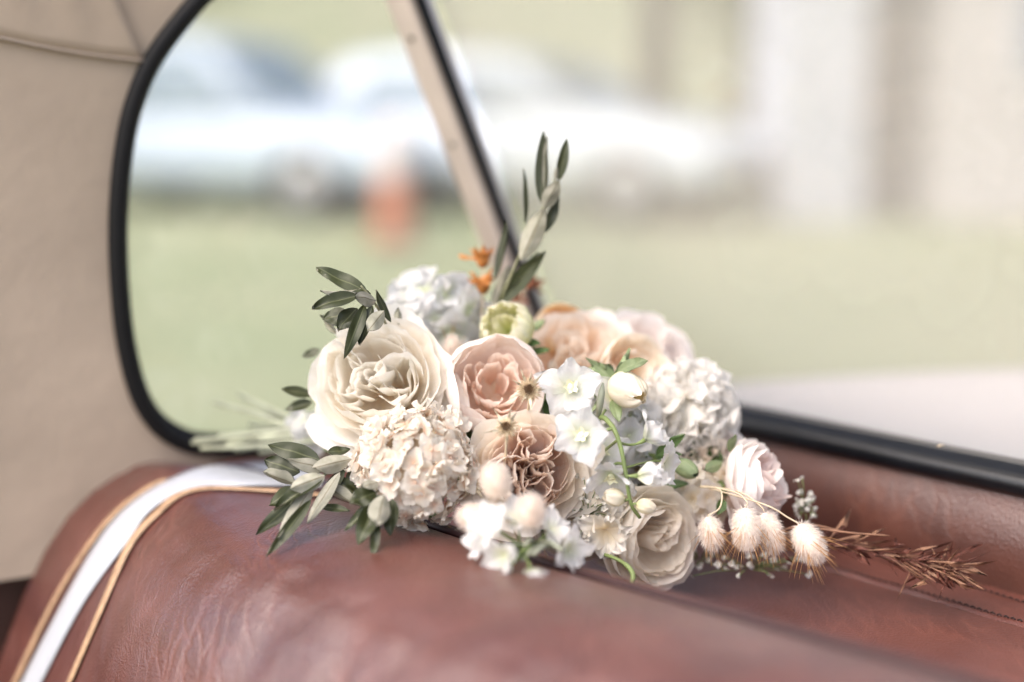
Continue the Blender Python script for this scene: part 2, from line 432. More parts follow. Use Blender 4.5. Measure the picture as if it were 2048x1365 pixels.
def holed_sheet(outer, hole, n, thick):
    """a flat sheet with a hole, given thickness away from n"""
    bm = bmesh.new()
    edges = []
    for loop in (outer, hole):
        vs_ = [bm.verts.new(p) for p in loop]
        edges += [bm.edges.new((vs_[i], vs_[(i + 1) % len(vs_)])) for i in range(len(vs_))]
    bmesh.ops.triangle_fill(bm, edges=edges, use_beauty=True, normal=n)
    bmesh.ops.recalc_face_normals(bm, faces=bm.faces)
    r = bmesh.ops.extrude_face_region(bm, geom=list(bm.faces))
    bmesh.ops.translate(bm, verts=[e for e in r['geom'] if isinstance(e, bmesh.types.BMVert)], vec=-n * thick)
    bmesh.ops.recalc_face_normals(bm, faces=bm.faces)
    m = bpy.data.meshes.new('m'); bm.to_mesh(m); bm.free()
    return m

def offset_loop(loop, n, d):
    c = sum(loop, Vector()) / len(loop)
    out = []
    k = len(loop)
    for i, p in enumerate(loop):
        t = (loop[(i + 1) % k] - loop[i - 1]).normalized()
        q = n.cross(t)
        if q.dot(c - p) < 0: q = -q
        out.append(p + q * d)
    return out

M['seam_cloth'] = plain('brown seam tape', (0.32, 0.26, 0.21), 0.9)
# side wall lining with its window opening
side_px = [(1085, 800), (960, 838), (760, 872), (600, 893), (500, 903), (430, 905), (370, 897), (310, 862), (268, 800), (240, 700), (226, 580), (222, 450),
           (230, 330), (250, 220), (290, 120), (350, 35), (420, -40), (520, -100), (640, -135), (738, -150), (800, 0), (905, 290), (1005, 565)]
hole = catmull([on_plane(x, y, CORNER, SIDE_N) for x, y in side_px] , 4)[:-1]
def wall_pt(r, z):
    """a point on the side wall plane r metres from the corner, at height z"""
    p = CORNER + WD * r
    return p + PD * ((z - p.z) / PD.z)
outer = [wall_pt(-0.004, 0.895), wall_pt(0.52, 0.895), wall_pt(0.36, 1.36), wall_pt(-0.004, 1.36)]
lining = obj('wall_lining', holed_sheet(outer, hole, SIDE_N, 0.012), None, M['lining'])
tag(lining, 'beige cloth lining round the side window', None, None, 'structure')
low = MB()
lq = [wall_pt(-0.004, 0.35) - SIDE_N * 0.015, wall_pt(0.85, 0.35) - SIDE_N * 0.015, wall_pt(0.85, 0.8935) - SIDE_N * 0.015, wall_pt(-0.004, 0.8935) - SIDE_N * 0.015]
low.add(lq + [p - SIDE_N * 0.02 for p in lq], [(0, 1, 2, 3), (7, 6, 5, 4), (0, 4, 5, 1), (1, 5, 6, 2), (2, 6, 7, 3), (3, 7, 4, 0)])
tag(low.build('wall_lower_trim', M['trim_dark'], smooth=False), 'dark lower trim below the beige lining', None, None, 'structure')
fl = MB(); fl.box((0.0, 0.35, 0.22), (2.4, 2.2, 0.03))
tag(fl.build('floor', M['trim_dark'], smooth=False), 'dark floor of the car', None, None, 'structure')
# headlining that rolls over from the wall into the roof, with its sewn seam
hv, hf = [], []
na, nb = 22, 16
seam_a, seam_b = on_plane(288, 122, CORNER, SIDE_N), on_plane(0, 76, CORNER, SIDE_N)
for i in range(na):
    q0 = i / (na - 1) * 1.6
    base = seam_a.lerp(seam_b, q0) + SIDE_N * 0.0012 - PD * 0.002 * sin(min(1, q0) * pi)
    r = q0 * 0.3
    for j in range(nb):
        q = j / (nb - 1)
        th = q * 0.9
        p = base + PD * (0.16 * sin(th)) + SIDE_N * (0.012 * q)
        w = 0.0012 + 0.0016 * sin(r * 60 + q * 5) * q * (1 - q) * 3 + 0.001 * noise.noise(p * 14) * q
        hv.append(p + SIDE_N * w)
    # i loop
head = obj('headlining', mesh(hv, gridfaces(na, nb)), None, M['lining'])
md = head.modifiers.new('solid', 'SOLIDIFY'); md.thickness = 0.002; md.offset = 0
tag(head, 'beige cloth headlining above the side window', None, None, 'structure')
sm = MB(); sm.tube([hv[i * nb] + SIDE_N * 0.001 for i in range(na)], 0.0013, 6)
sm.build('seam', M['seam_cloth'], head)

# unseen strip of roof along the rear edge, cut short to let light in
rv = []
for i in range(24):
    s_ = -0.98 + 1.7 * i / 23
    for j in range(16):
        n_ = 0.645 - 0.09 * j / 15
        rv.append(SN(s_, n_, 1.375 + 0.05 * (j / 15) ** 0.7 + 0.02 * sin(pi * i / 23)))
rf = obj('roof', mesh(rv, gridfaces(24, 16)), None, M['lining'])
md = rf.modifiers.new('solid', 'SOLIDIFY'); md.thickness = 0.02; md.offset = 0
tag(rf, 'unseen strip of beige lined car roof above the seat, cut short for light', None, None, 'structure')

# side window: rubber seal, pane
sw = obj('side_window', None); sw.location = hole[0]
tag(sw, 'side window with thick black rubber seal and rounded corners', 'window')
def rel(o, w): return [p - o for p in w]
ring = offset_loop(hole, SIDE_N, 0.0036)
cut_ = (len(side_px) - 4) * 4
mb = MB(); mb.tube([p + SIDE_N * 0.002 - sw.location for p in ring[:cut_]], 0.0060, 10); mb.build('rubber_seal', M['rubber'], sw)
ring2 = offset_loop(hole, SIDE_N, 0.008)
mb = MB(); mb.tube([p - SIDE_N * 0.006 - sw.location for p in ring2[:cut_]], 0.0045, 8); mb.build('inner_lip', M['rubber'], sw)
def pane(loop, n, back, mat, parent, name='pane'):
    k = len(loop)
    v = [p - n * back - parent.location for p in loop] + [p - n * (back + 0.004) - parent.location for p in loop]
    f = [tuple(range(k)), tuple(range(2 * k - 1, k - 1, -1))]
    # the pane's rim is buried in the rubber
    return obj(name, mesh(v, f, False), parent, mat)
pane([p for p in offset_loop(hole, SIDE_N, 0.006)], SIDE_N, 0.008, M['glass_side'], sw)

# pillar between the windows
pil = obj('window_pillar', None); pil.location = CORNER
tag(pil, 'slim beige painted pillar with black edge strip, leaning between the two windows', 'pillar')
PV = (-WD * 0.35 + RD * 0.65).normalized()          # across the pillar
PN = PD.cross(PV).normalized()
if PN.dot(EYE - CORNER) < 0: PN = -PN
PV = PN.cross(PD) if PN.cross(PD).dot(RIGHT) > 0 else PD.cross(PN)
def bar(c0, c1, prof, across, out, mat, name, parent):
    n = len(prof); v = []
    for c in (c0, c1):
        for (a, b) in prof: v.append(c + across * a + out * b)
    f = [(i, (i + 1) % n, n + (i + 1) % n, n + i) for i in range(n)] + [tuple(range(n - 1, -1, -1)), tuple(range(n, 2 * n))]
    return obj(name, mesh(v, f, False), parent, mat)
def bevel(o, w, seg=2):
    b = o.modifiers.new('bevel', 'BEVEL'); b.width = w; b.segments = seg; b.limit_method = 'ANGLE'
    for p in o.data.polygons: p.use_smooth = True
    return o
o = bar(-PD * 0.06, PD * 0.46, [(-0.021, 0.0), (-0.019, 0.010), (0.000, 0.013), (0.002, 0.0), (0.001, -0.02), (-0.020, -0.02)], PV, PN, M['pillar'], 'pillar_cover', pil)
bevel(o, 0.0015)
o = bar(-PD * 0.06, PD * 0.46, [(0.0022, 0.009), (0.0058, 0.007), (0.0068, 0.001), (0.006, -0.002), (0.0025, -0.002)], PV, PN, M['rubber'], 'edge_strip', pil)
bevel(o, 0.0012)
for k in (0.215, 0.298):
    mb = MB(); mb.ball(PD * k + PN * 0.0115 - PV * 0.009, (0.0026, 0.0026, 0.0014), 10, 6, (PV, PD, PN)); mb.build('screw', M['screw'], pil)

# rear window: heavy rubber strip at the foot, pane
rw = obj('rear_window', None); rw.location = CORNER
tag(rw, 'slanted rear window with heavy black rubber strip at its foot', 'window')
prof = [(-0.014, 0.006), (-0.012, 0.0092), (-0.009, 0.0094), (-0.0065, 0.0070), (0.003, 0.0050), (0.0070, 0.0015), (0.0082, -0.003), (0.0074, -0.007), (0.004, -0.010), (-0.014, -0.010)]
sv, n = [], len(prof)
NS = 40
for i in range(NS):
    s = -0.01 + 1.15 * i / (NS - 1)
    wob = 0.0006 * noise.noise(Vector((s * 9, 0, 0)))
    for (a, b) in prof: sv.append(RD * s - ND * a + ZV * (b + wob))
sf = [(i * n + j, i * n + (j + 1) % n, (i + 1) * n + (j + 1) % n, (i + 1) * n + j) for i in range(NS - 1) for j in range(n)]
strip = obj('rubber_strip', mesh(sv, sf), rw, M['rubber_strip'])
gp = [RD * 0.01, RD * 1.1, RD * 1.1 + PD * 0.5, RD * 0.01 + PD * 0.5]
gq = [p + ND * 0.010 for p in gp]
obj('pane', mesh(gq + [p + ND * 0.004 for p in gq], [(0, 1, 2, 3), (7, 6, 5, 4)], False), rw, M['glass_rear'])

# the seat back: a padded roll of leather lofted along the seat
SEAT_N = 0.5096
def seat_ridge_z(s): return smooth_interp([-0.95, -0.86, -0.79, -0.65, -0.488, -0.27, 0.4], [0.952, 0.959, 0.970, 0.975, 0.977, 0.988, 0.995], s)
PROF = [(-0.040, -0.130), (-0.034, -0.075), (-0.026, -0.034), (-0.019, -0.014), (-0.013, -0.003), (-0.008, -0.0002), (-0.0042, -0.0010), (0.0, -0.0085),
        (0.0042, -0.0008), (0.008, 0.0012), (0.018, 0.0030), (0.035, 0.0055), (0.055, 0.0065), (0.075, 0.0050), (0.095, 0.000), (0.112, -0.009),
        (0.128, -0.024), (0.143, -0.045), (0.158, -0.075), (0.174, -0.115), (0.190, -0.165), (0.205, -0.23), (0.218, -0.31), (0.228, -0.40), (0.235, -0.52)]
def seat_pt(s, k):
    lo_, hi_ = int(k), min(int(k) + 1, len(PROF) - 1)
    f = k - lo_
    b = PROF[lo_][0] * (1 - f) + PROF[hi_][0] * f
    z = PROF[lo_][1] * (1 - f) + PROF[hi_][1] * f
    e = max(0.0, min(1.0, (-0.60 - s) / 0.27)); e = e * e * (3 - 2 * e)
    if b > 0: b -= 0.044 * e * max(0.0, min(1.0, (b - 0.01) / 0.08))
    else: b *= 1 + 2.2 * e
    p = SN(s, SEAT_N - b, seat_ridge_z(s) + z)
    # soft sags and long pulls in the leather
    g = 0.0035 * noise.noise(Vector((s * 7, b * 9, 0.3))) + 0.0016 * noise.noise(Vector((s * 34, b * 8, 2.0))) + 0.0007 * noise.noise(Vector((s * 90 + b * 60, b * 25, 5.0)))
    fade = max(0.0, min(1.0, (b - 0.012) / 0.03))
    return p + (ZV * 0.8 - ND * 0.6) * g * fade
NSS, NK = 260, (len(PROF) - 1) * 4 + 1
seat_v = [seat_pt(-0.96 + 1.36 * i / (NSS - 1), j / 4) for i in range(NSS) for j in range(NK)]
sm_ = mesh(seat_v, gridfaces(NSS, NK))
bm = bmesh.new(); bm.from_mesh(sm_)
bmesh.ops.bisect_plane(bm, geom=list(bm.verts) + list(bm.edges) + list(bm.faces), plane_co=CORNER + SIDE_N * 0.001, plane_no=SIDE_N, clear_inner=True)
bm.to_mesh(sm_); bm.free()
SEAT_O = SN(-0.4, SEAT_N, 0.5)
for v in sm_.vertices: v.co -= SEAT_O
seat = obj('back_seat', None); seat.location = SEAT_O
tag(seat, 'worn reddish brown leather back seat carrying the bouquet and ribbons', 'car seat')
cushion = obj('backrest', sm_, seat, M['leather'])
from mathutils.bvhtree import BVHTree
seat_bvh = BVHTree.FromPolygons([v.co + SEAT_O for v in sm_.vertices], [tuple(p.vertices) for p in sm_.polygons])
pp = []
for i in range(150):
    s = -0.80 + 1.15 * i / 149
    pp.append(SN(s, SEAT_N, seat_ridge_z(s) - 0.0006) - SEAT_O)
mb = MB(); mb.tube(pp, 0.0026, 8); mb.build('seam_piping', M['piping'], seat)

# parcel shelf and the upright leather panel under the rear window
shelf = obj('parcel_shelf', None); shelf.location = SN(-0.4, 0.6, 0.91)
tag(shelf, 'brown leather parcel shelf with dark stitched seams beneath the rear window', 'shelf')
def sheet(fn, s0, s1, ns, n0, n1, nn):
    v = [fn(s0 + (s1 - s0) * i / (ns - 1), n0 + (n1 - n0) * j / (nn - 1)) for i in range(ns) for j in range(nn)]
    return v, gridfaces(ns, nn)
def shelf_z(s, n):
    base = 0.919 + 0.030 * max(0.0, min(1.0, (-0.70 - s) / 0.12))
    return base + 0.0018 * noise.noise(Vector((s * 12, n * 12, 0))) + 0.0006 * noise.noise(Vector((s * 50, n * 50, 4)))
v, f = sheet(lambda s, n: SN(s, n, shelf_z(s, n)) - shelf.location, -0.86, 0.40, 200, 0.515, 0.7455, 50)
m_ = mesh(v, f); obj('top_panel', m_, shelf, M['leather_shelf'])
def band(s, n):
    q = (n - 0.744) / 0.046
    return SN(s, n, shelf_z(s, n) + 0.0022 * min(1, q * 12) * (1 if q < 0.9 else 1) + 0.001 * noise.noise(Vector((s * 70, n * 70, 1)))) - shelf.location
v, f = sheet(band, -0.84, 0.40, 260, 0.744, 0.790, 14)
obj('border_band', mesh(v, f), shelf, M['leather_shelf'])
def stitches(nc, name):
    mb = MB(); s = -0.80
    while s < 0.38:
        a = SN(s, nc, shelf_z(s, nc) + 0.0028 ) - shelf.location
        b = SN(s + 0.0032, nc - 0.0004, shelf_z(s + 0.0032, nc) + 0.0028) - shelf.location
        mid = (a + b) / 2 + ZV * 0.0004
        mb.tube([a - ZV * 0.0006, mid, b - ZV * 0.0006], 0.00048, 5)
        s += 0.0042
    o = mb.build(name, M['thread'], shelf); o['kind'] = 'stuff'
stitches(0.7478, 'stitching'); stitches(0.7775, 'stitching')
panel = []
NPZ = 14
def panel_pt(s, q):
    z0 = shelf_z(s, 0.787)
    z = z0 - 0.004 + (0.984 - z0) * q
    bulge = 0.007 * sin(pi * min(1, q * 1.05)) + 0.0012 * noise.noise(Vector((s * 18, q * 2, 7)))
    return SN(s, 0.789 - bulge + 0.004 * q, z) - shelf.location
v, f = sheet(lambda s, q: panel_pt(s, q), -0.79, 0.40, 160, 0.0, 1.0, NPZ)
obj('upright_panel', mesh(v, f), shelf, M['leather_panel'])

# cream boot lid outside the rear window
bl = MB()
edge = [SN(-0.78, 0.815, 0.975), SN(-0.735, 0.93, 0.972), SN(-0.61, 1.26, 0.958), SN(-0.42, 1.68, 0.92), SN(-0.30, 1.95, 0.86)]
far_ = [SN(0.55, 0.815, 0.975), SN(0.55, 0.93, 0.972), SN(0.55, 1.26, 0.958), SN(0.52, 1.68, 0.92), SN(0.42, 1.95, 0.86)]
ce, cf = catmull(edge, 6), catmull(far_, 6)
rows, cols = len(ce), 20
v = []
for i in range(rows):
    for j in range(-3, cols):
        if j < 0:
            k = -j
            v.append(ce[i] + Vector((-0.012 * k ** 1.2, 0.006 * k, -0.012 * k * k)))
        else:
            t = j / (cols - 1)
            v.append(ce[i].lerp(cf[i], t) + ZV * 0.02 * sin(pi * min(1, t * 1.2)) * 0.6)
kk = cols + 3
order = []
for i in range(rows):
    row = v[i * kk:(i + 1) * kk]
    order += [row[2], row[1], row[0]] + row[3:]
blo = obj('boot_lid', mesh([p - SN(0, 1.2, 0.9) for p in order], gridfaces(rows, kk)), None, M['cream_paint'], SN(0, 1.2, 0.9))
md = blo.modifiers.new('solid', 'SOLIDIFY'); md.thickness = 0.02; md.offset = -1
tag(blo, 'cream painted car body panel outside the rear window', 'car panel')

# a scrap of dry leaf and a crumb on the rubber strip
def seat_hit(px, py, lift=0.0015):
    h = seat_bvh.ray_cast(EYE, ray(px, py).normalized())
    if h[0] is None: return None
    n = h[1] if h[1].dot(EYE - h[0]) > 0 else -h[1]
    return h[0] + n * lift
dc = P(1881, 893, 0.872)
mb = MB()
mb.add([Vector((-0.0022, 0, 0)), Vector((0, -0.0007, 0.0006)), Vector((0.0022, 0, 0.0012)), Vector((0, 0.0007, 0.001))], [(0, 1, 2, 3)])
deb = mb.build('leaf_scrap', M['straw'], None, dc)
md = deb.modifiers.new('solid', 'SOLIDIFY'); md.thickness = 0.0006
tag(deb, 'tiny scrap of dry leaf lying on the black rubber strip', 'leaf scrap')

# ribbons trailing over the left end of the seat
def ribbon(name, left, right, mat, label, lift=0.0016, group=None, slim=1.0):
    L_, R_ = catmull([(x, y, 0) for x, y in left], 7), catmull([(x, y, 0) for x, y in right], 7)
    if slim < 1: L_, R_ = [a.lerp(b, (1 - slim) / 2) for a, b in zip(L_, R_)], [b.lerp(a, (1 - slim) / 2) for a, b in zip(L_, R_)]
    rows_ = []
    last = None
    for a, b in zip(L_, R_):
        row = []
        for q in (0, 0.25, 0.5, 0.75, 1):
            p = a.lerp(b, q)
            h = None
            for dy in range(0, 40, 3):
                h = seat_hit(p.x, p.y + dy, lift + 0.0007 * sin(q * pi))
                if h is not None: break
            row.append(h)
        rows_.append(row)
    good = [r for r in rows_ if all(h is not None for h in r)]
    k = 5
    loc = good[len(good) // 2][2].copy()
    # relax the rows so that the ribbon spans hollows
    for _ in range(4):
        good = [good[0]] + [[(good[i - 1][j] + good[i][j] * 2 + good[i + 1][j]) / 4 for j in range(k)] for i in range(1, len(good) - 1)] + [good[-1]]
    o = obj(name, mesh([p - loc for r in good for p in r], gridfaces(len(good), k)), None, mat, loc)
    md = o.modifiers.new('solid', 'SOLIDIFY'); md.thickness = 0.0004; md.offset = 0
    return tag(o, label, 'ribbon', group)
ribbon('satin_ribbon', [(20, 1420), (47, 1365), (128, 1208), (201, 1080), (257, 1016), (319, 973), (390, 943), (450, 934), (540, 932), (640, 936)],
       [(62, 1420), (88, 1365), (171, 1208), (261, 1084), (298, 1030), (356, 990), (410, 976), (460, 977), (545, 976), (645, 982)], M['satin'],
       'wide white satin ribbon trailing over the leather seat')
ribbon('gold_ribbon', [(0, 1420), (27, 1365), (102, 1208), (183, 1080), (239, 1016), (299, 973), (330, 961)],
       [(14, 1420), (42, 1365), (115, 1210), (194, 1084), (250, 1021), (309, 979), (340, 966)], M['gold'],
       'thin gold ribbon on the side of the white ribbon facing the beige wall', slim=0.7)
ribbon('gold_ribbon', [(108, 1420), (136, 1365), (203, 1208), (256, 1084), (312, 1022), (346, 992), (398, 978), (450, 977), (557, 982), (660, 992)],
       [(124, 1420), (151, 1365), (219, 1210), (274, 1090), (330, 1030), (364, 1000), (400, 987), (450, 985), (557, 992), (660, 1002)], M['gold'],
       'thin gold ribbon on the side of the white ribbon nearer the bouquet', slim=0.7)

# ------------------------------------------------------------------ outside: lawn, hill, cars, bollard, tree, outbuilding
def lawn_mat(name, a, b, c):
    m, nt, bs, out = newmat(name)
    L = nt.links.new
    tc = N(nt, 'ShaderNodeTexCoord')
    n1 = N(nt, 'ShaderNodeTexNoise', Scale=0.5, Detail=6.0); L(tc.outputs['Object'], n1.inputs['Vector'])
    n2 = N(nt, 'ShaderNodeTexNoise', Scale=18.0, Detail=4.0); L(tc.outputs['Object'], n2.inputs['Vector'])
    r1 = ramp(nt, [(0.3, a), (0.5, b), (0.7, c)], n1.outputs['Fac'])
    r2 = ramp(nt, [(0.3, (0.75, 0.75, 0.7)), (0.7, (1.1, 1.1, 1.1))], n2.outputs['Fac'])
    mx = N(nt, 'ShaderNodeMix', data_type='RGBA', blend_type='MULTIPLY'); mx.inputs[0].default_value = 1
    L(r1.outputs[0], mx.inputs[6]); L(r2.outputs[0], mx.inputs[7]); L(mx.outputs[2], bs.inputs['Base Color'])
    bs.inputs['Roughness'].default_value = 0.9; bs.inputs['Specular IOR Level'].default_value = 0.1
    return m
M['lawn'] = lawn_mat('dry lawn', (0.27, 0.31, 0.185), (0.32, 0.345, 0.215), (0.37, 0.37, 0.25))
M['hill'] = lawn_mat('hillside', (0.26, 0.29, 0.18), (0.31, 0.32, 0.215), (0.37, 0.36, 0.26))
def ground_z(x, y):
    d = sqrt(x * x + y * y)
    return 0.06 * noise.noise(Vector((x * 0.15, y * 0.15, 0))) * min(1, d / 6)
gx = [-220 + 440 * (i / 60) for i in range(61)]
v = [(x, y, 0.0) for x in gx for y in gx]
tag(obj('lawn', mesh(v, gridfaces(61, 61)), None, M['lawn']), 'pale dry green lawn beyond the car windows', None, None, 'structure')
hvv = []
for i in range(70):
    th = -1.25 + 2.5 * i / 69
    for j in range(14):
        q = j / 13
        d = 26 + 80 * q
        z = -0.2 + 17 * (q ** 1.15) + 1.2 * noise.noise(Vector((th * 4, q * 3, 1))) * q
        hvv.append((d * sin(th), d * cos(th), z))
tag(obj('hill', mesh(hvv, gridfaces(70, 14)), None, M['hill']), 'pale green hillside behind the parked cars', None, None, 'structure')

M['car_white'] = plain('white car paint', (0.62, 0.68, 0.76), 0.25, 0.5, var=0.03, scale=2, coat=0.6)
M['car_blue'] = plain('pale silver blue paint', (0.46, 0.54, 0.65), 0.25, 0.5, var=0.03, scale=2, coat=0.6)
M['car_glass'] = plain('car window glass', (0.16, 0.22, 0.28), 0.06, 0.6, var=0.05, scale=2)
M['tyre'] = plain('tyre rubber', (0.025, 0.025, 0.027), 0.8, 0.3)
M['rim'] = plain('wheel rim', (0.55, 0.56, 0.58), 0.35, 0.5, metal=0.6)
M['lamp'] = plain('headlamp', (0.80, 0.80, 0.80), 0.1, 0.6)
M['lamp_red'] = plain('tail lamp', (0.45, 0.03, 0.02), 0.2, 0.5)
M['plastic'] = plain('dark plastic', (0.04, 0.042, 0.045), 0.6)

def loft(stations, prof_fn, npf):
    v = []
    for st in stations: v += prof_fn(st)
    f = [(i * npf + j, i * npf + (j + 1) % npf, (i + 1) * npf + (j + 1) % npf, (i + 1) * npf + j) for i in range(len(stations) - 1) for j in range(npf)]
    f += [tuple(range(npf - 1, -1, -1)), tuple((len(stations) - 1) * npf + j for j in range(npf))]
    return v, f
def section(st):
    x, zb, zt, hw = st                                  # rounded box section
    h = zt - zb
    pts = [(-0.90, 0), (-1.0, 0.25), (-1.0, 0.6), (-0.96, 0.85), (-0.86, 0.97), (-0.5, 1.0), (0, 1.01), (0.5, 1.0), (0.86, 0.97), (0.96, 0.85), (1.0, 0.6), (1.0, 0.25), (0.90, 0), (0, -0.02)]
    return [Vector((x, a * hw, zb + b * h)) for a, b in pts]
def cabin_section(st):
    x, zb, zt, wb, wt = st
    return [Vector((x, -wb, zb)), Vector((x, -wt * 1.02, zb + (zt - zb) * 0.86)), Vector((x, -wt * 0.9, zt)), Vector((x, 0, zt + 0.015)), Vector((x, wt * 0.9, zt)), Vector((x, wt * 1.02, zb + (zt - zb) * 0.86)), Vector((x, wb, zb))]
def car(loc, yaw, paint, label, roof=1.46, cabin_shift=0.0):
    root = obj('parked_car', None); root.location = loc; root.rotation_euler = (0, 0, yaw)
    tag(root, label, 'car', 'cars parked on the lawn')
    st = [(-2.15, 0.42, 0.80, 0.70), (-2.08, 0.30, 0.92, 0.80), (-1.7, 0.24, 0.97, 0.87), (-0.9, 0.22, 0.95, 0.89), (0.3, 0.22, 0.94, 0.89), (0.9, 0.23, 0.95, 0.88), (1.5, 0.24, 0.88, 0.86), (1.95, 0.26, 0.76, 0.80), (2.12, 0.36, 0.64, 0.70)]
    v, f = loft(st, section, 14)
    mb = MB(); mb.add(v, f); body = mb.build('body', paint, root)
    md = body.modifiers.new('sub', 'SUBSURF'); md.levels = md.render_levels = 1
    c = cabin_shift
    cst = [(-2.0 + c, 0.88, 0.93, 0.78, 0.62), (-1.55 + c, 0.88, roof - 0.06, 0.80, 0.60), (-1.1 + c, 0.88, roof, 0.82, 0.62), (-0.2 + c, 0.88, roof, 0.83, 0.63), (0.25 + c, 0.88, roof - 0.07, 0.82, 0.61), (1.0 + c, 0.88, 0.95, 0.78, 0.66)]
    v, f = loft(cst, cabin_section, 7)
    mb = MB(); mb.add(v, f); mb.build('roof', paint, root)
    def side_pane(x0, x1, x2, x3, z0, z1):
        for sgn in (-1, 1):
            m2 = MB()
            def wy(z): return (0.825 - (0.825 - 0.645) * (z - 0.88) / (roof * 0.98 - 0.88)) + 0.012
            q = [Vector((x0, sgn * wy(z0), z0)), Vector((x1, sgn * wy(z0), z0)), Vector((x2, sgn * wy(z1), z1)), Vector((x3, sgn * wy(z1), z1))]
            w = [p + Vector((0, sgn * 0.012, 0)) for p in q]
            m2.add(q + w, [(0, 1, 2, 3), (7, 6, 5, 4), (0, 4, 5, 1), (1, 5, 6, 2), (2, 6, 7, 3), (3, 7, 4, 0)])
            m2.build('side_glass', M['car_glass'], root, smooth=False)
    side_pane(-0.28 + c, 0.72 + c, 0.22 + c, -0.28 + c, 0.96, roof - 0.13)
    side_pane(-1.28 + c, -0.36 + c, -0.36 + c, -1.18 + c, 0.96, roof - 0.13)
    for (xa, za, xb, zb, wa, wb, nm) in ((0.95 + c, 0.99, 0.33 + c, roof - 0.10, 0.68, 0.56, 'windscreen'), (-1.93 + c, 0.99, -1.60 + c, roof - 0.12, 0.66, 0.54, 'rear_glass')):
        m2 = MB(); off = Vector((0.03 if xa > 0 else -0.03, 0, 0.03))
        q = [Vector((xa, -wa, za)) + off, Vector((xa, wa, za)) + off, Vector((xb, wb, zb)) + off, Vector((xb, -wb, zb)) + off]
        w = [p - off * 0.6 for p in q]
        m2.add(q + w, [(0, 1, 2, 3), (7, 6, 5, 4), (0, 4, 5, 1), (1, 5, 6, 2), (2, 6, 7, 3), (3, 7, 4, 0)]); m2.build(nm, M['car_glass'], root, smooth=False)
    for x in (-1.32, 1.30):
        for sgn in (-1, 1):
            m2 = MB()
            rp_ = [(0.20, -0.09), (0.29, -0.10), (0.32, -0.07), (0.32, 0.07), (0.29, 0.10), (0.20, 0.09)]
            vv, nn = [], 24
            for j in range(nn):
                th = 2 * pi * j / nn
                vv += [Vector((r * cos(th), w, r * sin(th))) for r, w in rp_]
            ff = [(j * 6 + k, j * 6 + (k + 1) % 6, ((j + 1) % nn) * 6 + (k + 1) % 6, ((j + 1) % nn) * 6 + k) for j in range(nn) for k in range(6)]
            m2.add(vv, ff); ty = m2.build('wheel', M['tyre'], root, Vector((x, sgn * 0.80, 0.32)))
            m2 = MB(); m2.tube([Vector((0, -0.07, 0)), Vector((0, -0.075, 0)), Vector((0, 0.075, 0)), Vector((0, 0.07, 0))], [0.12, 0.205, 0.205, 0.12], 20); m2.build('rim', M['rim'], ty)
    for sgn in (-1, 1):
        m2 = MB(); m2.ball((2.02, sgn * 0.58, 0.66), (0.10, 0.16, 0.07)); m2.build('headlight', M['lamp'], root)
        m2 = MB(); m2.ball((-2.06, sgn * 0.62, 0.80), (0.08, 0.13, 0.08)); m2.build('tail_light', M['lamp_red'], root)
    m2 = MB(); m2.box((2.08, 0, 0.36), (0.14, 1.3, 0.14)); bevel(m2.build('front_bumper', M['plastic'], root), 0.03)
    m2 = MB(); m2.box((-2.10, 0, 0.42), (0.14, 1.4, 0.14)); bevel(m2.build('rear_bumper', M['plastic'], root), 0.03)
    return root
def gp_(px, dist):                                        # ground point under a photo column
    return Vector(((px - PCX) / FPX * dist, dist, 0))
car(gp_(1065, 13.2), radians(-28), M['car_white'], 'white parked car with long bonnet, behind the leaning pillar', 1.42, -0.15)
car(gp_(470, 13.4), radians(-24), M['car_blue'], 'pale silver blue parked car behind the orange bollard', 1.58, -0.1)

# orange and white bollard
bo = obj('traffic_bollard', None); bo.location = gp_(790, 10.3); bo.scale = (0.85, 0.85, 0.95)
tag(bo, 'orange and white traffic bollard standing on the lawn before the cars', 'bollard')
M['orange'] = plain('orange plastic', (0.50, 0.19, 0.11), 0.6)
M['pinkwhite'] = plain('faded white sleeve', (0.80, 0.70, 0.70), 0.5)
mb = MB(); mb.tube([(0, 0, 0.03), (0, 0, 0.06), (0, 0, 0.45), (0, 0, 0.52)], [0.17, 0.165, 0.15, 0.14], 20); mb.build('post', M['orange'], bo)
mb = MB(); mb.tube([(0, 0, 0.52), (0, 0, 0.54), (0, 0, 0.90), (0, 0, 0.95), (0, 0, 0.97)], [0.13, 0.14, 0.13, 0.11, 0.05], 20); mb.build('sleeve', M['pinkwhite'], bo)
mb = MB(); mb.tube([(0, 0, 0.0), (0, 0, 0.035), (0, 0, 0.05)], [0.21, 0.21, 0.18], 20); mb.build('foot', M['plastic'], bo)

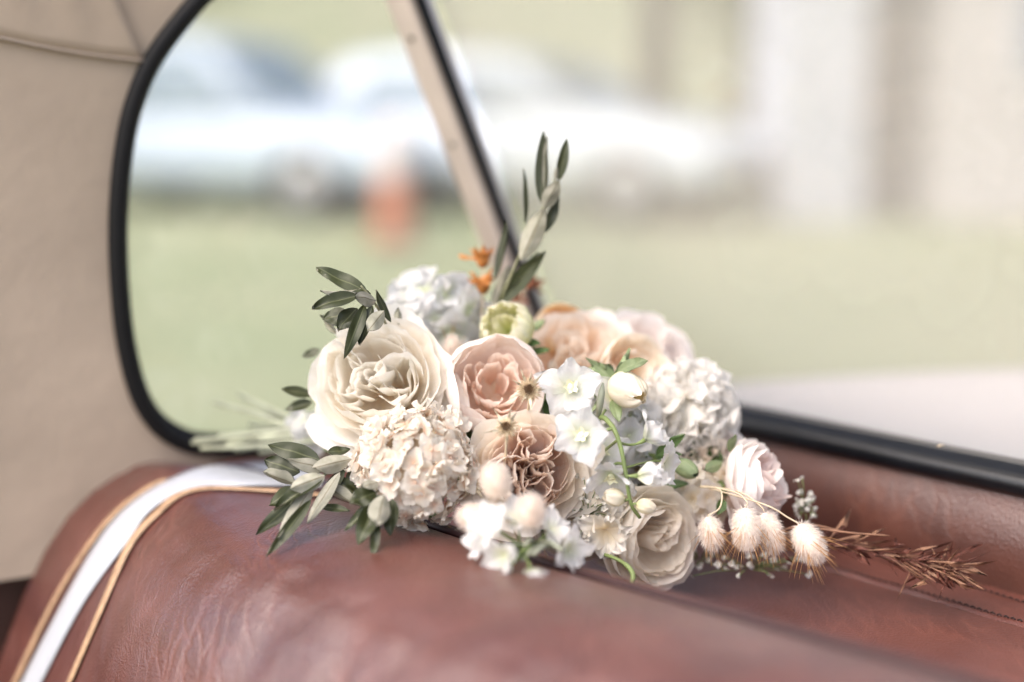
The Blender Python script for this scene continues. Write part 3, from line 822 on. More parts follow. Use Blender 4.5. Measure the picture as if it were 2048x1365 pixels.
# trees
M['bark'] = plain('bark', (0.085, 0.06, 0.05), 0.9, 0.2, var=0.35, scale=6, bump=0.6, bscale=20)
M['tree_leaf'] = plain('tree leaf', (0.10, 0.13, 0.045), 0.6, 0.3, var=0.4, scale=3, transl=0.3)
def tree(px, dist, rt, h, label, seed, crown_z=3.5, nl=2600, spread=2.6):
    rnd = random.Random(seed)
    root = obj('tree', None); root.location = gp_(px, dist)
    tag(root, label, 'tree')
    mb = MB()
    top = Vector((rnd.uniform(-.3, .3), rnd.uniform(-.3, .3), h * 0.7))
    mb.tube(catmull([Vector((0, 0, -0.3)), Vector((0, 0, 0.3)), Vector((0.06, 0, h * 0.3)), top], 5), [rt * 1.35, rt * 1.25, rt * 1.15, rt * 1.08, rt] + [rt * (1 - 0.055 * i) for i in range(11)], 12)
    limbs = []
    for k in range(8):
        th = k * 2.4 + rnd.random(); z0 = h * rnd.uniform(0.36, 0.62)
        e = Vector((cos(th) * spread * rnd.uniform(.5, .9), sin(th) * spread * rnd.uniform(.5, .9), z0 + h * rnd.uniform(.12, .3)))
        mb.tube(bez(Vector((0.03, 0, z0)), Vector((0.03, 0, z0)) + Vector((e.x * .3, e.y * .3, .3)), e - Vector((0, 0, .2)), e, 6), [rt * .42 * (1 - .12 * i) for i in range(7)], 6)
        limbs.append(e)
    mb.build('trunk', M['bark'], root)
    cr = MB()
    for k in range(nl):
        c = rnd.choice(limbs + [top + Vector((0, 0, .6))])
        p = c + Vector((rnd.gauss(0, .55), rnd.gauss(0, .55), rnd.gauss(0, .5)))
        a = Vector((rnd.gauss(0, 1), rnd.gauss(0, 1), rnd.gauss(0, 1))).normalized(); b = a.orthogonal().normalized()
        l = rnd.uniform(.07, .14)
        cr.add([p - a * l, p + b * l * .45, p + a * l, p - b * l * .45], [(0, 1, 2, 3)])
    cr.build('crown', M['tree_leaf'], root, smooth=False)
tree(1298, 19, 0.27, 7.0, 'tree with brown trunk rising behind the white car bonnet', 3)
tree(1480, 24, 0.20, 5.0, 'low green tree beside the pale outbuilding', 5, nl=3000, spread=1.6)
tree(330, 30, 0.22, 6.0, 'green tree behind the silver blue car', 8)

# pale outbuilding on the right
hb = obj('outbuilding', None); hb.location = gp_(1830, 12.6)
tag(hb, 'pale rendered outbuilding with brown door on the lawn', 'building')
M['render_blue'] = plain('pale blue white render', (0.52, 0.54, 0.61), 0.9, 0.1, var=0.06, scale=1.5)
M['render_pink'] = plain('pale blush render', (0.54, 0.51, 0.51), 0.9, 0.1, var=0.06, scale=1.5)
M['door'] = plain('brown door', (0.42, 0.35, 0.33), 0.6, var=0.2, scale=3)
M['rooftile'] = plain('grey roof', (0.30, 0.28, 0.27), 0.8, var=0.2, scale=4)
mb = MB(); mb.box((-0.95, 0.3, 1.4), (0.72, 1.6, 2.8)); mb.build('wall', M['render_blue'], hb, smooth=False)
mb = MB(); mb.box((0.95, 0.9, 1.4), (1.9, 2.8, 2.8)); mb.build('wall', M['render_pink'], hb, smooth=False)
mb = MB(); mb.box((-0.30, 0.55, 1.0), (0.58, 0.08, 2.0)); dr = mb.build('door', M['door'], hb, smooth=False)
mb = MB(); mb.ball((-0.1, 0.49, 1.0), 0.03); mb.build('handle', M['screw'], dr)
mb = MB(); mb.box((-0.30, 0.60, 2.4), (0.60, 0.12, 0.8)); mb.build('lintel', M['render_blue'], hb, smooth=False)
mb = MB(); mb.add([(-1.5, -0.8, 2.8), (2.1, -0.8, 2.8), (2.1, 2.5, 2.8), (-1.5, 2.5, 2.8), (-1.5, 0.8, 3.8), (2.1, 0.8, 3.8)], [(0, 1, 5, 4), (2, 3, 4, 5), (0, 4, 3), (1, 2, 5), (0, 3, 2, 1)]); mb.build('roof', M['rooftile'], hb, smooth=False)
mb = MB(); mb.box((1.0, -0.52, 1.65), (0.8, 0.05, 0.8)); wn_ = mb.build('window', M['render_blue'], hb, smooth=False)
mb = MB(); mb.box((1.0, -0.555, 1.65), (0.66, 0.02, 0.66)); mb.build('pane', M['car_glass'], wn_, smooth=False)
# ------------------------------------------------------------------ the bouquet
RND = random.Random(11)
BIND = P(668, 880, 0.915)                      # where the stems are tied
B0 = P(1080, 1120, 0.86)
bouquet = obj('bouquet', None); bouquet.location = B0
tag(bouquet, 'bridal bouquet of cream and blush roses, olive sprigs and bunny tails on leather seat', 'bouquet')

def part(name, pos, axis, roll=0.0, data=None, mat=None, label=None, scale=1.0):
    o = obj(name, data, bouquet, mat)
    q = Vector(axis).normalized().to_track_quat('Z', 'Y') @ Quaternion((0, 0, 1), roll)
    o.rotation_mode = 'QUATERNION'
    o.rotation_quaternion = q
    o.location = pos - B0
    o.scale = (scale,) * 3
    if label: o['label'] = label
    return o, Matrix.Translation(pos) @ q.to_matrix().to_4x4()

def stem_to_bind(o, mw, z0, mat, r=0.0018, bend=0.02):
    inv = mw.inverted()
    a = Vector((0, 0, z0)); b = inv @ (BIND + Vector((RND.uniform(-1, 1), RND.uniform(-1, 1), RND.uniform(-1, 1))) * 0.008)
    mid = inv @ ((mw @ a) * 0.5 + BIND * 0.5 + Vector((0.02, 0.02, -0.012)))
    pts = bez(a, a + Vector((0, 0, -0.018)), mid, b, 10)
    mb = MB(); mb.tube(pts, r, 6)
    return mb.build('stem', mat, o)

def shell(a, h, psi, phi, th, z0=0.0, c=(0, 0), curl=0.0, ruf=0.0, rnd=0.10, rounding=0.16, ns=9, nw=11, kw=4.0, dent=0.0, zs=0.0, pinch=0.0):
    """one petal of a cup: an ellipse profile of half-axes a, h swept to the angle psi, spread over +-phi about th"""
    sd = RND.uniform(0, 100); ph1, ph2 = RND.uniform(0, 6), RND.uniform(0, 6)
    v, at = [], []
    rr = RND.random()
    for i in range(ns + 1):
        s = i / ns
        for j in range(nw + 1):
            w = -1 + 2 * j / nw
            se = s * (1 - rounding * abs(w) ** 2.4 - dent * math.exp(-(w * 5) ** 2))
            ang = psi * se
            rho = a * sin(ang) * (1 - pinch * s ** 3); z = z0 + h * (1 - cos(ang))
            if se > 0.55:
                q = (se - 0.55) / 0.45
                rho += curl * a * q * q * (0.6 + 0.4 * abs(w)); z -= abs(curl) * a * 0.45 * q * q * q
            nn = noise.noise(Vector((w * 1.4 + sd, s * 1.8, sd)))
            fr = noise.noise(Vector((w * 4.5 + sd, s * 2.0, sd + 9)))
            rho += rnd * a * s * nn + ruf * a * s ** 3 * (sin(w * kw + ph1) * 0.6 + fr)
            z += rnd * a * 0.5 * s * fr + ruf * a * 0.5 * s ** 3 * cos(w * kw * 1.3 + ph2) + zs * s * w
            wid = 0.32 + 0.68 * sin(min(s / 0.72, 1) * pi / 2)
            az = th + phi * wid * w
            v.append(Vector((c[0] + rho * cos(az), c[1] + rho * sin(az), z))); at.append((s, w, rr))
    return mesh(v, gridfaces(ns + 1, nw + 1), True, at)

def flat_petal(L_, W_, th=0.0, elev=0.0, bend=0.0, cup=0.0, ruf=0.0, point=0.5, ns=6, nw=6, neck=0.25, teeth=0.0, z0=0.0, r0=0.0, kw=5.0, fq=3.0):
    sd = RND.uniform(0, 100)
    v, at, rr = [], [], RND.random()
    for i in range(ns + 1):
        s = i / ns
        for j in range(nw + 1):
            w = -1 + 2 * j / nw
            prof = neck + (1 - neck) * sin(min(s / 0.6, 1) * pi / 2)
            if s > 0.6: prof *= sqrt(max(0.0, 1 - ((s - 0.6) / 0.4) ** 2 * (0.35 + 0.6 * point)))
            fr = noise.noise(Vector((w * fq + sd, s * 3, sd)))
            x = L_ * s * (1 - (0.12 + 0.25 * point) * w * w * s) + teeth * L_ * s ** 4 * (RND.random() - 0.5)
            y = w * W_ / 2 * prof
            z = cup * W_ * w * w * s + bend * L_ * s * s + ruf * L_ * s * s * (0.7 * fr + 0.3 * sin(w * kw + sd))
            p = Vector((x + r0, y, z))
            p = Matrix.Rotation(-elev, 3, 'Y') @ p
            p = Matrix.Rotation(th, 3, 'Z') @ p
            v.append(p + Vector((0, 0, z0))); at.append((s, w, rr))
    return v, gridfaces(ns + 1, nw + 1), at

def calyx_mesh(R, z0, core_r=0.25, core_mat=None):
    mb = MB(); mb.ball((0, 0, z0 - R * 0.22), (R * 0.2, R * 0.2, R * 0.14), 10, 6)
    return mb.mesh()

def petal(parent, m, mat, lean=None):
    return obj('petal', m, parent, mat)

def garden_rose(px, py, t, axis, R, mo, mi, label, roll=0.0, quarters=4, outer=(5, 5, 5), per_q=5, open_=0.1, squash=1.0, inner_layers=2, stem=True, core=0.42, name='garden_rose', flop=0, swirl=1.0, qpsi=94):
    pos = P(px, py, t)
    z0 = -0.72 * R
    o, mw = part(name, pos, axis, roll, calyx_mesh(R, z0), M['calyx'], label)
    k = 0
    nl = len(outer)
    for li, cnt in enumerate(outer):
        a = R * (1.0 - 0.115 * li); h = R * (0.66 + 0.03 * li) * squash
        psi = radians(84 + 9 * li + RND.uniform(-3, 3))
        for i in range(cnt):
            th = 2 * pi * (i + 0.5 * li) / cnt + RND.uniform(-0.15, 0.15)
            low_ = RND.uniform(-0.05, 0.05) * R
            cu = (open_ * (1 - 0.3 * li)) * RND.uniform(0.5, 1.6)
            petal(o, shell(a * RND.uniform(0.95, 1.04), h * RND.uniform(0.93, 1.06), psi, radians(215 / cnt) * RND.uniform(0.95, 1.1), th, z0 + low_, curl=cu, ruf=0.05, rnd=0.10, dent=RND.choice([0, 0, 0.06])), mo)
    rin = 1.0 - 0.115 * nl
    for li in range(inner_layers):
        cnt = 6
        a = R * (rin - 0.09 * li); h = R * 0.72 * squash
        for i in range(cnt):
            th = 2 * pi * (i + 0.5 * li) / cnt + RND.uniform(-0.2, 0.2)
            petal(o, shell(a * RND.uniform(0.93, 1.05), h * RND.uniform(0.93, 1.07), radians(100 + RND.uniform(-6, 8)), radians(46), th, z0, curl=RND.uniform(-0.04, 0.05), ruf=0.07, rnd=0.13), mo if li == 0 else mi)
    # quarters: bundles of folded petals that lie across the spokes of the flower
    for q in range(quarters):
        ta = 2 * pi * q / quarters + 0.4 + RND.uniform(-0.25, 0.25)
        for i in range(per_q):
            rr = R * core * (1.25 - 1.0 * i / max(1, per_q - 1)) * RND.uniform(0.85, 1.1)
            tb = ta + RND.uniform(-0.35, 0.35)
            a = R * RND.uniform(0.16, 0.34)
            face = tb + RND.choice([1.2, -1.2, 0.3, 1.0, -0.9]) * swirl + RND.uniform(-0.4, 0.4)
            hh = R * RND.uniform(0.74, 0.90) * squash
            petal(o, shell(a, hh, radians(qpsi + RND.uniform(-8, 14)), radians(RND.uniform(52, 85)), face, z0 + R * 0.02, (rr * cos(tb) - a * 0.7 * cos(face), rr * sin(tb) - a * 0.7 * sin(face)), curl=RND.uniform(-0.05, 0.15), ruf=0.14, rnd=0.2, ns=8, nw=9), mi)
    for i in range(6):                                           # the heart
        th = i * 2.4
        petal(o, shell(R * (0.07 + 0.025 * i), R * RND.uniform(0.70, 0.82) * squash, radians(95 + RND.uniform(-8, 10)), radians(75), th, z0 + R * 0.02, (R * 0.03 * cos(th), R * 0.03 * sin(th)), ruf=0.15, rnd=0.2, ns=7, nw=8), mi)
    for i in range(flop):                                        # outermost petals that have dropped open
        th = flop_th[i] if i < len(flop_th) else RND.uniform(0, 6.3)
        petal(o, shell(R * 1.12, R * 0.55, radians(80), radians(34), th, z0 - R * 0.03, curl=0.28, ruf=0.06, rnd=0.12), mo)
    if stem: stem_to_bind(o, mw, z0 - R * 0.2, M['stem'])
    return o, mw
flop_th = []

def cup_flower(px, py, t, axis, R, mo, mi, label, roll=0.0, name='garden_rose', psi=(122, 116, 108), n=(5, 5, 5), inner=22, stem=True, curl=0.0, h=0.78, phi=44, core_r=0.5):
    """a goblet of broad incurved petals round a heart of crowded small ones"""
    pos = P(px, py, t); z0 = -0.75 * R
    o, mw = part(name, pos, axis, roll, calyx_mesh(R, z0), M['calyx'], label)
    for li, cnt in enumerate(n):
        for i in range(cnt):
            th = 2 * pi * (i + 0.5 * li) / cnt + RND.uniform(-0.15, 0.15)
            petal(o, shell(R * (1 - 0.09 * li) * RND.uniform(0.96, 1.04), R * (h - 0.03 * li) * RND.uniform(0.94, 1.06), radians(psi[li] + RND.uniform(-5, 5)), radians(phi) * RND.uniform(0.92, 1.1), th, z0, curl=curl * RND.uniform(0.3, 1.5), ruf=0.03, rnd=0.08, rounding=0.2), mo)
    for i in range(inner):
        r = R * core_r * sqrt((i + 0.3) / inner) * 0.85; th = i * 2.4
        petal(o, shell(R * RND.uniform(0.16, 0.34), R * RND.uniform(0.78, 1.02) * h / 0.78, radians(RND.uniform(88, 105)), radians(RND.uniform(45, 75)), th + RND.uniform(-0.5, 0.5), z0, (r * cos(th), r * sin(th)), ruf=0.14, rnd=0.18, ns=7, nw=8), mi)
    if stem: stem_to_bind(o, mw, z0 - R * 0.2, M['stem'])
    return o, mw

# --- roses
flop_th = [3.7, 4.4, 5.4]
garden_rose(748, 752, 0.825, D(-0.18, 0.30, 1), 0.0400, M['p_cream'], M['p_cream'], 'large open cream rose with swirled petals at the top left', 0.5, quarters=4, per_q=5, open_=0.12, core=0.46, flop=3)
flop_th = []
cup_flower(992, 772, 0.835, D(0.10, 0.30, 1), 0.0305, M['p_pink'], M['p_pink_in'], 'blush pink cupped rose with coral heart in the middle', 0.9, psi=(124, 116, 106), phi=40)
garden_rose(1062, 935, 0.800, D(0.10, 0.22, 1), 0.0330, M['p_mauve_out'], M['p_mauve'], 'beige rose with crowded mauve centre beside the dried hydrangea', 0.2, quarters=5, outer=(5, 5), per_q=7, open_=0.16, core=0.52, inner_layers=2, squash=0.85, qpsi=112, flop=4)
cup_flower(1120, 662, 0.925, D(0.1, 0.55, 0.8), 0.0190, M['p_orange'], M['p_orange'], 'small apricot orange rose at the top back', 0.3, psi=(128, 120, 110), inner=8)
garden_rose(1150, 712, 0.895, D(0.0, 0.5, 0.9), 0.0350, M['p_peach'], M['p_peach'], 'peach rose behind the white delphinium', 1.2, quarters=3, outer=(5, 5), per_q=4, open_=0.18, inner_layers=1, flop=4)
garden_rose(1302, 700, 0.935, D(0.35, 0.5, 0.8), 0.0310, M['p_blush'], M['p_blush'], 'pale pink rose at the back right', 0.1, quarters=3, outer=(5, 5), per_q=4, open_=0.2, inner_layers=1, flop=4)
cup_flower(1272, 742, 0.885, D(0.45, 0.18, 0.9), 0.0230, M['p_beige'], M['p_beige'], 'beige apricot rose behind the cream bud', 0.0, psi=(104, 100, 96), n=(6, 6, 6), inner=10, curl=0.05, phi=38)
garden_rose(1418, 905, 0.870, D(0.15, 0.35, 0.9), 0.0240, M['p_blush'], M['p_peach'], 'small blush rose with golden heart under the white carnation', 0.5, quarters=3, outer=(5, 5), per_q=3, open_=0.1, inner_layers=1)
garden_rose(1522, 962, 0.845, D(0.80, 0.22, 0.55), 0.0270, M['p_blush'], M['p_blush_in'], 'pale blush rose turned sideways above the bunny tails', 0.6, quarters=3, outer=(4, 5, 5), per_q=5, open_=0.06, squash=1.1, inner_layers=2, core=0.42, flop=2)
garden_rose(1316, 1082, 0.828, D(0.52, -0.02, 0.85), 0.0325, M['p_ivory'], M['p_taupe'], 'ivory rose lying lowest, on the leather shelf', 0.2, quarters=1, outer=(4, 5, 5), per_q=7, open_=0.08, core=0.40, inner_layers=2)
garden_rose(1240, 1060, 0.875, D(-0.3, 0.2, 0.9), 0.024, M['p_ivory'], M['p_ivory'], 'ivory petals tucked behind the lowest rose', 1.2, quarters=2, outer=(5, 5), per_q=3, inner_layers=1)

garden_rose(1185, 790, 0.90, D(0.1, 0.3, 0.9), 0.030, M['p_blush'], M['p_peach'], 'blush rose hidden behind the white delphinium', 0.7, quarters=3, outer=(5, 5), per_q=4, inner_layers=1)
garden_rose(930, 850, 0.875, D(0.0, 0.2, 0.9), 0.027, M['p_ivory'], M['p_ivory'], 'ivory rose peeping between hydrangea and pink rose', 0.4, quarters=2, outer=(5, 5), per_q=3, inner_layers=1)
garden_rose(1290, 960, 0.885, D(0.2, 0.2, 0.9), 0.030, M['p_ivory'], M['p_cream'], 'ivory rose deep behind the delphinium buds', 0.9, quarters=2, outer=(5, 5), per_q=3, inner_layers=1)
garden_rose(1150, 1035, 0.86, D(-0.1, 0.0, 1), 0.027, M['p_ivory'], M['p_taupe'], 'ivory rose behind the nearest white spray', 0.2, quarters=2, outer=(5, 5), per_q=3, inner_layers=1)

# --- pale green bud and the cream bud
def bud(px, py, t, axis, R, mat, label, n=(5, 5, 4), psi=150, name='rose_bud', sep=5, sepmat='leaf_sage', roll=0.0, h=1.1, phi=42, seplen=1.6, stem=True, ruf=0.04, pinch=0.0):
    pos = P(px, py, t); z0 = -R
    o, mw = part(name, pos, axis, roll, calyx_mesh(R, z0), M['calyx'], label)
    for li, cnt in enumerate(n):
        for i in range(cnt):
            petal(o, shell(R * (1 - 0.1 * li), R * h * (1 - 0.02 * li), radians(psi - 6 * li + RND.uniform(-8, 5)), radians(phi), 2 * pi * (i + 0.5 * li) / cnt + RND.uniform(-0.1, 0.1), z0, ruf=ruf, rnd=0.10, rounding=0.22, pinch=pinch), mat)
    for i in range(sep):
        v, f, a = flat_petal(R * seplen, R * 0.75, 2 * pi * i / sep + RND.uniform(-0.3, 0.3), RND.uniform(-0.5, 0.5), RND.uniform(-0.5, 0.2), 0.25, 0.15, 1.0, neck=0.8, z0=z0)
        obj('sepal', mesh(v, f, True, a), o, M[sepmat])
    if stem: stem_to_bind(o, mw, z0 - R * 0.2, M['stem'])
    return o
gb = bud(1013, 656, 0.868, D(-0.35, 0.42, 0.8), 0.0165, M['p_green'], 'pale green half-open bud at the top', n=(11, 10, 8), psi=138, name='green_bud', sep=5, h=0.95, phi=24, seplen=0.9, ruf=0.08)
for k in range(10):
    th = k * 2.4
    petal(gb, shell(0.0165 * RND.uniform(0.2, 0.4), 0.0165 * 0.9, radians(115), radians(60), th, -0.0160, (0.003 * cos(th), 0.003 * sin(th)), ruf=0.12, rnd=0.15, ns=7, nw=8), M['p_green'])
bud(1250, 776, 0.828, D(0.40, -0.25, 0.85), 0.0115, M['p_bud'], 'closed cream bud with curling sage sepals', n=(3, 3, 3), psi=158, phi=62, h=1.45, seplen=2.0, ruf=0.12, pinch=0.45)
bud(1362, 932, 0.838, D(0.7, -0.4, 0.5), 0.0055, M['leaf_sage'], 'tiny closed green bud under the white carnation', n=(3, 3), psi=165, phi=65, h=1.6, seplen=1.6, name='green_bud')

# --- frilled white flowers
def frilly(px, py, t, axis, R, mat, label, n=46, name='carnation', front=-0.25, ruf=0.5, W=1.1, point=0.1, teeth=0.10, fill=0.55, ell=(1, 1, 1)):
    pos = P(px, py, t)
    mb = MB(); mb.ball((0, 0, 0), R * 0.66, 12, 8)
    o, mw = part(name, pos, axis, 0, mb.mesh(), mat, label)
    for i in range(n):
        z = 1 - (1 - front) * (i + 0.5) / n
        th = i * 2.39996; r = sqrt(max(0, 1 - z * z))
        d = Vector((r * cos(th), r * sin(th), z)) + Vector((RND.gauss(0, .12), RND.gauss(0, .12), RND.gauss(0, .12)))
        v, f, a = flat_petal(R * RND.uniform(1 - fill * 0.4, 1.03), R * W * RND.uniform(0.7, 1.1), 0, 0, RND.uniform(-0.15, 0.25), RND.uniform(0, 0.25), ruf, point, 9, 14, 0.3, teeth, kw=9.0, fq=4.0)
        q = d.normalized().to_track_quat('X', 'Z') @ Quaternion((1, 0, 0), RND.uniform(0, 6.28))
        v = [q @ p for p in v]
        v = [Vector((p.x * ell[0], p.y * ell[1], p.z * ell[2])) for p in v]
        obj('petal', mesh(v, f, True, a), o, mat)
    stem_to_bind(o, mw, -R * 0.3, M['stem'])
    return o
frilly(1370, 828, 0.895, D(0.25, 0.35, 0.9), 0.0365, M['p_warmwhite'], 'full white frilled carnation on the right', n=80, W=1.2, ruf=0.32, teeth=0.03)

# --- hydrangeas
def floret_mesh(sz, np=4, cup=0.25, ruf=0.28, pt=0.35):
    vv, ff, aa = [], [], []
    t0 = RND.uniform(0, 6)
    for i in range(np):
        v, f, a = flat_petal(sz * RND.uniform(0.85, 1.1), sz * RND.uniform(0.85, 1.15), t0 + 2 * pi * i / np + RND.uniform(-0.25, 0.25), RND.uniform(-0.1, 0.7), RND.uniform(-0.55, 0.25), RND.uniform(0.0, cup), ruf, pt, 5, 5, 0.35)
        off = len(vv); vv += v; ff += [tuple(x + off for x in q) for q in f]; aa += a
    mb = MB(); mb.ball((0, 0, sz * 0.06), sz * 0.11, 6, 4)
    off = len(vv); vv += mb.v; ff += [tuple(x + off for x in q) for q in mb.f]; aa += [(0.0, 0, 0.3)] * len(mb.v)
    return mesh(vv, ff, True, aa)
def hydrangea(px, py, t, axis, R, mat, label, sz, n, front=-0.2, ell=(1, 1, 1), coremat='straw', name='hydrangea', jit=0.14):
    pos = P(px, py, t)
    mb = MB(); mb.ball((0, 0, 0), (R * 0.72 * ell[0], R * 0.72 * ell[1], R * 0.72 * ell[2]), 14, 10)
    rs = [Vector((0, 0, 0))]
    o, mw = part(name, pos, axis, 0, mb.mesh(), mat if coremat is None else M[coremat], label)
    vars_ = []
    for _ in range(14):
        m = floret_mesh(sz); m.materials.append(mat); vars_.append(m)
    br = MB()
    for i in range(n):
        z = 1 - (1 - front) * (i + 0.5) / n
        th = i * 2.39996; r = sqrt(max(0, 1 - z * z))
        d = (Vector((r * cos(th), r * sin(th), z)) + Vector((RND.gauss(0, jit), RND.gauss(0, jit), RND.gauss(0, jit)))).normalized()
        c = Vector((d.x * ell[0], d.y * ell[1], d.z * ell[2])) * R * RND.uniform(0.82, 1.0)
        fo = obj('floret', RND.choice(vars_), o)
        fo.rotation_mode = 'QUATERNION'
        fo.rotation_quaternion = (d + Vector((RND.gauss(0, .3), RND.gauss(0, .3), RND.gauss(0, .3)))).normalized().to_track_quat('Z', 'Y') @ Quaternion((0, 0, 1), RND.uniform(0, 6.28))
        fo.location = c; fo.scale = (RND.uniform(0.65, 1.3),) * 3
        br.tube([c * 0.6, c * 0.85 + Vector((RND.gauss(0, .001),) * 3), c], 0.0004, 4)
    br.build('floret_stalks', M['straw'], o)['kind'] = 'stuff'
    stem_to_bind(o, mw, -R * 0.7, M['stem'])
    return o
hydrangea(832, 934, 0.800, D(0.02, 0.15, 1), 0.0345, M['p_hydra'], 'dried cream hydrangea head of many papery florets', 0.0084, 132, -0.15, (1.0, 0.95, 0.85))
hydrangea(872, 640, 0.915, D(0.0, 0.5, 0.9), 0.0300, M['p_coolwhite'], 'cool white hydrangea at the top behind the cream rose', 0.0150, 34, -0.1, (1.12, 0.8, 0.9), None)
hydrangea(640, 860, 0.93, D(-0.4, 0.2, 0.9), 0.013, M['p_coolwhite'], 'white florets peeping out under the cream rose', 0.011, 12, -0.3, (1.5, 0.7, 1), None)

hydrangea(1222, 880, 0.862, D(0.1, 0.2, 0.9), 0.0270, M['p_coolwhite'], 'white florets massed behind the delphinium spray', 0.0120, 30, -0.1, (1, 1.1, 0.8), None)
hydrangea(1190, 1010, 0.835, D(0.0, 0.1, 1), 0.0200, M['p_ivory'], 'cream florets massed below the delphinium spray', 0.0080, 40, -0.1, (1, 1.2, 0.8), None)
hydrangea(1400, 985, 0.868, D(0.2, 0.2, 0.9), 0.0200, M['p_ivory'], 'cream florets massed under the small golden-hearted rose', 0.0090, 26, -0.1, (1.2, 1, 0.8), None)

# --- delphinium: white star florets on one bent green stem
de, demw = part('delphinium', P(1225, 880, 0.79), D(0, 0, 1), 0, None, None, None)
bpy.data.objects.remove(de)
def delphinium_stem(pts, label, r=0.0018):
    w = [P(*p) for p in pts]
    c = w[len(w) // 2]
    mb = MB(); cu = catmull([p - c for p in w], 6)
    mb.tube(cu, [r * (1 - 0.45 * i / (len(cu) - 1)) for i in range(len(cu))], 8)
    o = mb.build('delphinium', M['stem'], bouquet, c - B0); o['label'] = label
    return o, c
del_o, del_c = delphinium_stem([(1075, 1000, 0.86), (1150, 900, 0.83), (1195, 838, 0.805), (1222, 850, 0.792), (1240, 890, 0.786), (1252, 950, 0.784), (1262, 1008, 0.786), (1280, 1036, 0.79)], 'white delphinium spray with bent green stem in the centre')
def star(parent, c0, px, py, t, axis, L_, label=None, n=5, elev=0.25, roll=0.0, mat='p_coolwhite', W=0.92, cent=True, from_px=None):
    pos = P(px, py, t)
    q = Vector(axis).normalized().to_track_quat('Z', 'Y') @ Quaternion((0, 0, 1), roll)
    vv, ff, aa = [], [], []
    for i in range(n):
        v, f, a = flat_petal(L_ * RND.uniform(0.88, 1.1), L_ * W * RND.uniform(0.85, 1.1), 2 * pi * i / n + RND.uniform(-0.12, 0.12), elev + RND.uniform(-0.15, 0.2), RND.uniform(-0.25, 0.2), RND.uniform(0.0, 0.12), 0.24, 0.55, 8, 9, 0.3, 0.03, kw=6)
        off = len(vv); vv += v; ff += [tuple(x + off for x in g) for g in f]; aa += a
    v = [q @ p for p in vv]
    o = obj('floret', mesh(v, ff, True, aa), parent, M[mat], pos - c0)
    mb = MB()
    if cent:
        for i in range(5):
            vv2, f2, a2 = flat_petal(L_ * 0.34, L_ * 0.22, 2 * pi * i / 5 + 0.3, 1.15, -0.3, 0.3, 0.3, 0.3, 4, 4, 0.4)
            mb.add([q @ p for p in vv2], f2)
        mb.ball(q @ Vector((0, 0, L_ * 0.12)), L_ * 0.12, 6, 5)
    # the stalk that carries it, and its spur
    back = q @ Vector((0, 0, -1))
    tgt = (P(*from_px) - pos) if from_px else back * L_ * 0.9
    mb2 = MB(); mb2.tube(bez(Vector((0, 0, 0)), back * L_ * 0.5, tgt * 0.6 + back * L_ * 0.2, tgt, 8), [L_ * 0.10, L_ * 0.07] + [L_ * 0.05] * 7, 6)
    if cent: mb.mesh(); oo = mb.build('floret_eye', M['centre_y'], parent, pos - c0)
    mb2.build('stalk', M['stem'], parent, pos - c0)
    return o
star(del_o, del_c, 1140, 776, 0.800, D(0.05, 0.20, 1), 0.0195, roll=0.35, from_px=(1196, 840, 0.806), elev=0.15)
star(del_o, del_c, 1164, 872, 0.782, D(-0.25, 0.18, 1), 0.0190, roll=0.0, from_px=(1228, 856, 0.79), elev=0.3)
star(del_o, del_c, 1222, 948, 0.790, D(-0.1, -0.75, 0.6), 0.0180, roll=0.5, from_px=(1250, 930, 0.786), elev=0.35)
star(del_o, del_c, 1290, 880, 0.800, D(0.65, 0.45, 0.1), 0.0165, roll=0.2, from_px=(1238, 885, 0.788), elev=0.75, cent=False)
star(del_o, del_c, 1225, 800, 0.835, D(0.2, 0.35, 0.9), 0.0160, roll=0.9, from_px=(1200, 838, 0.81), elev=0.3, mat='p_white')
star(del_o, del_c, 1205, 905, 0.83, D(0.1, 0.2, 0.9), 0.0170, roll=0.3, from_px=(1236, 880, 0.79), elev=0.2)
def closed_bud(parent, c0, px, py, t, axis, R, tgt, mat='p_white'):
    pos = P(px, py, t); q = Vector(axis).normalized().to_track_quat('Z', 'Y')
    ms = []
    for i in range(5):
        m = shell(R * 0.8, R * 1.0, radians(160), radians(44), 2 * pi * i / 5, -R, ruf=0.2, rnd=0.25, pinch=0.4)
        for v in m.vertices: v.co = q @ v.co
        obj('bud_petal', m, parent, M[mat], pos - c0)
    tg = P(*tgt) - pos; b = q @ Vector((0, 0, -R))
    mb = MB(); mb.tube(bez(b * 0.8, b * 1.6, tg * 0.6, tg, 6), R * 0.13, 6); mb.build('stalk', M['stem'], parent, pos - c0)
star(del_o, del_c, 1276, 952, 0.782, D(0.95, 0.1, 0.25), 0.0165, from_px=(1253, 946, 0.784), elev=1.18, cent=False, mat='p_white', W=0.9)
closed_bud(del_o, del_c, 1292, 1013, 0.783, D(0.9, -0.2, 0.3), 0.0056, (1262, 1008, 0.786), 'p_bud')
closed_bud(del_o, del_c, 1228, 995, 0.786, D(-0.8, 0.3, 0.4), 0.0066, (1258, 1000, 0.785), 'p_bud')
star(del_o, del_c, 1330, 925, 0.81, D(0.6, -0.2, 0.5), 0.0130, from_px=(1255, 935, 0.786), cent=False, mat='p_white')
# spur bud pointing up
mb = MB(); mb.tube([P(x, y, t) - del_c for x, y, t in ((1196, 838, 0.803), (1200, 805, 0.798), (1203, 785, 0.796), (1206, 766, 0.797))], [0.0012, 0.0022, 0.0020, 0.0006], 7); mb.build('spur_bud', M['stem_pale'], del_o)

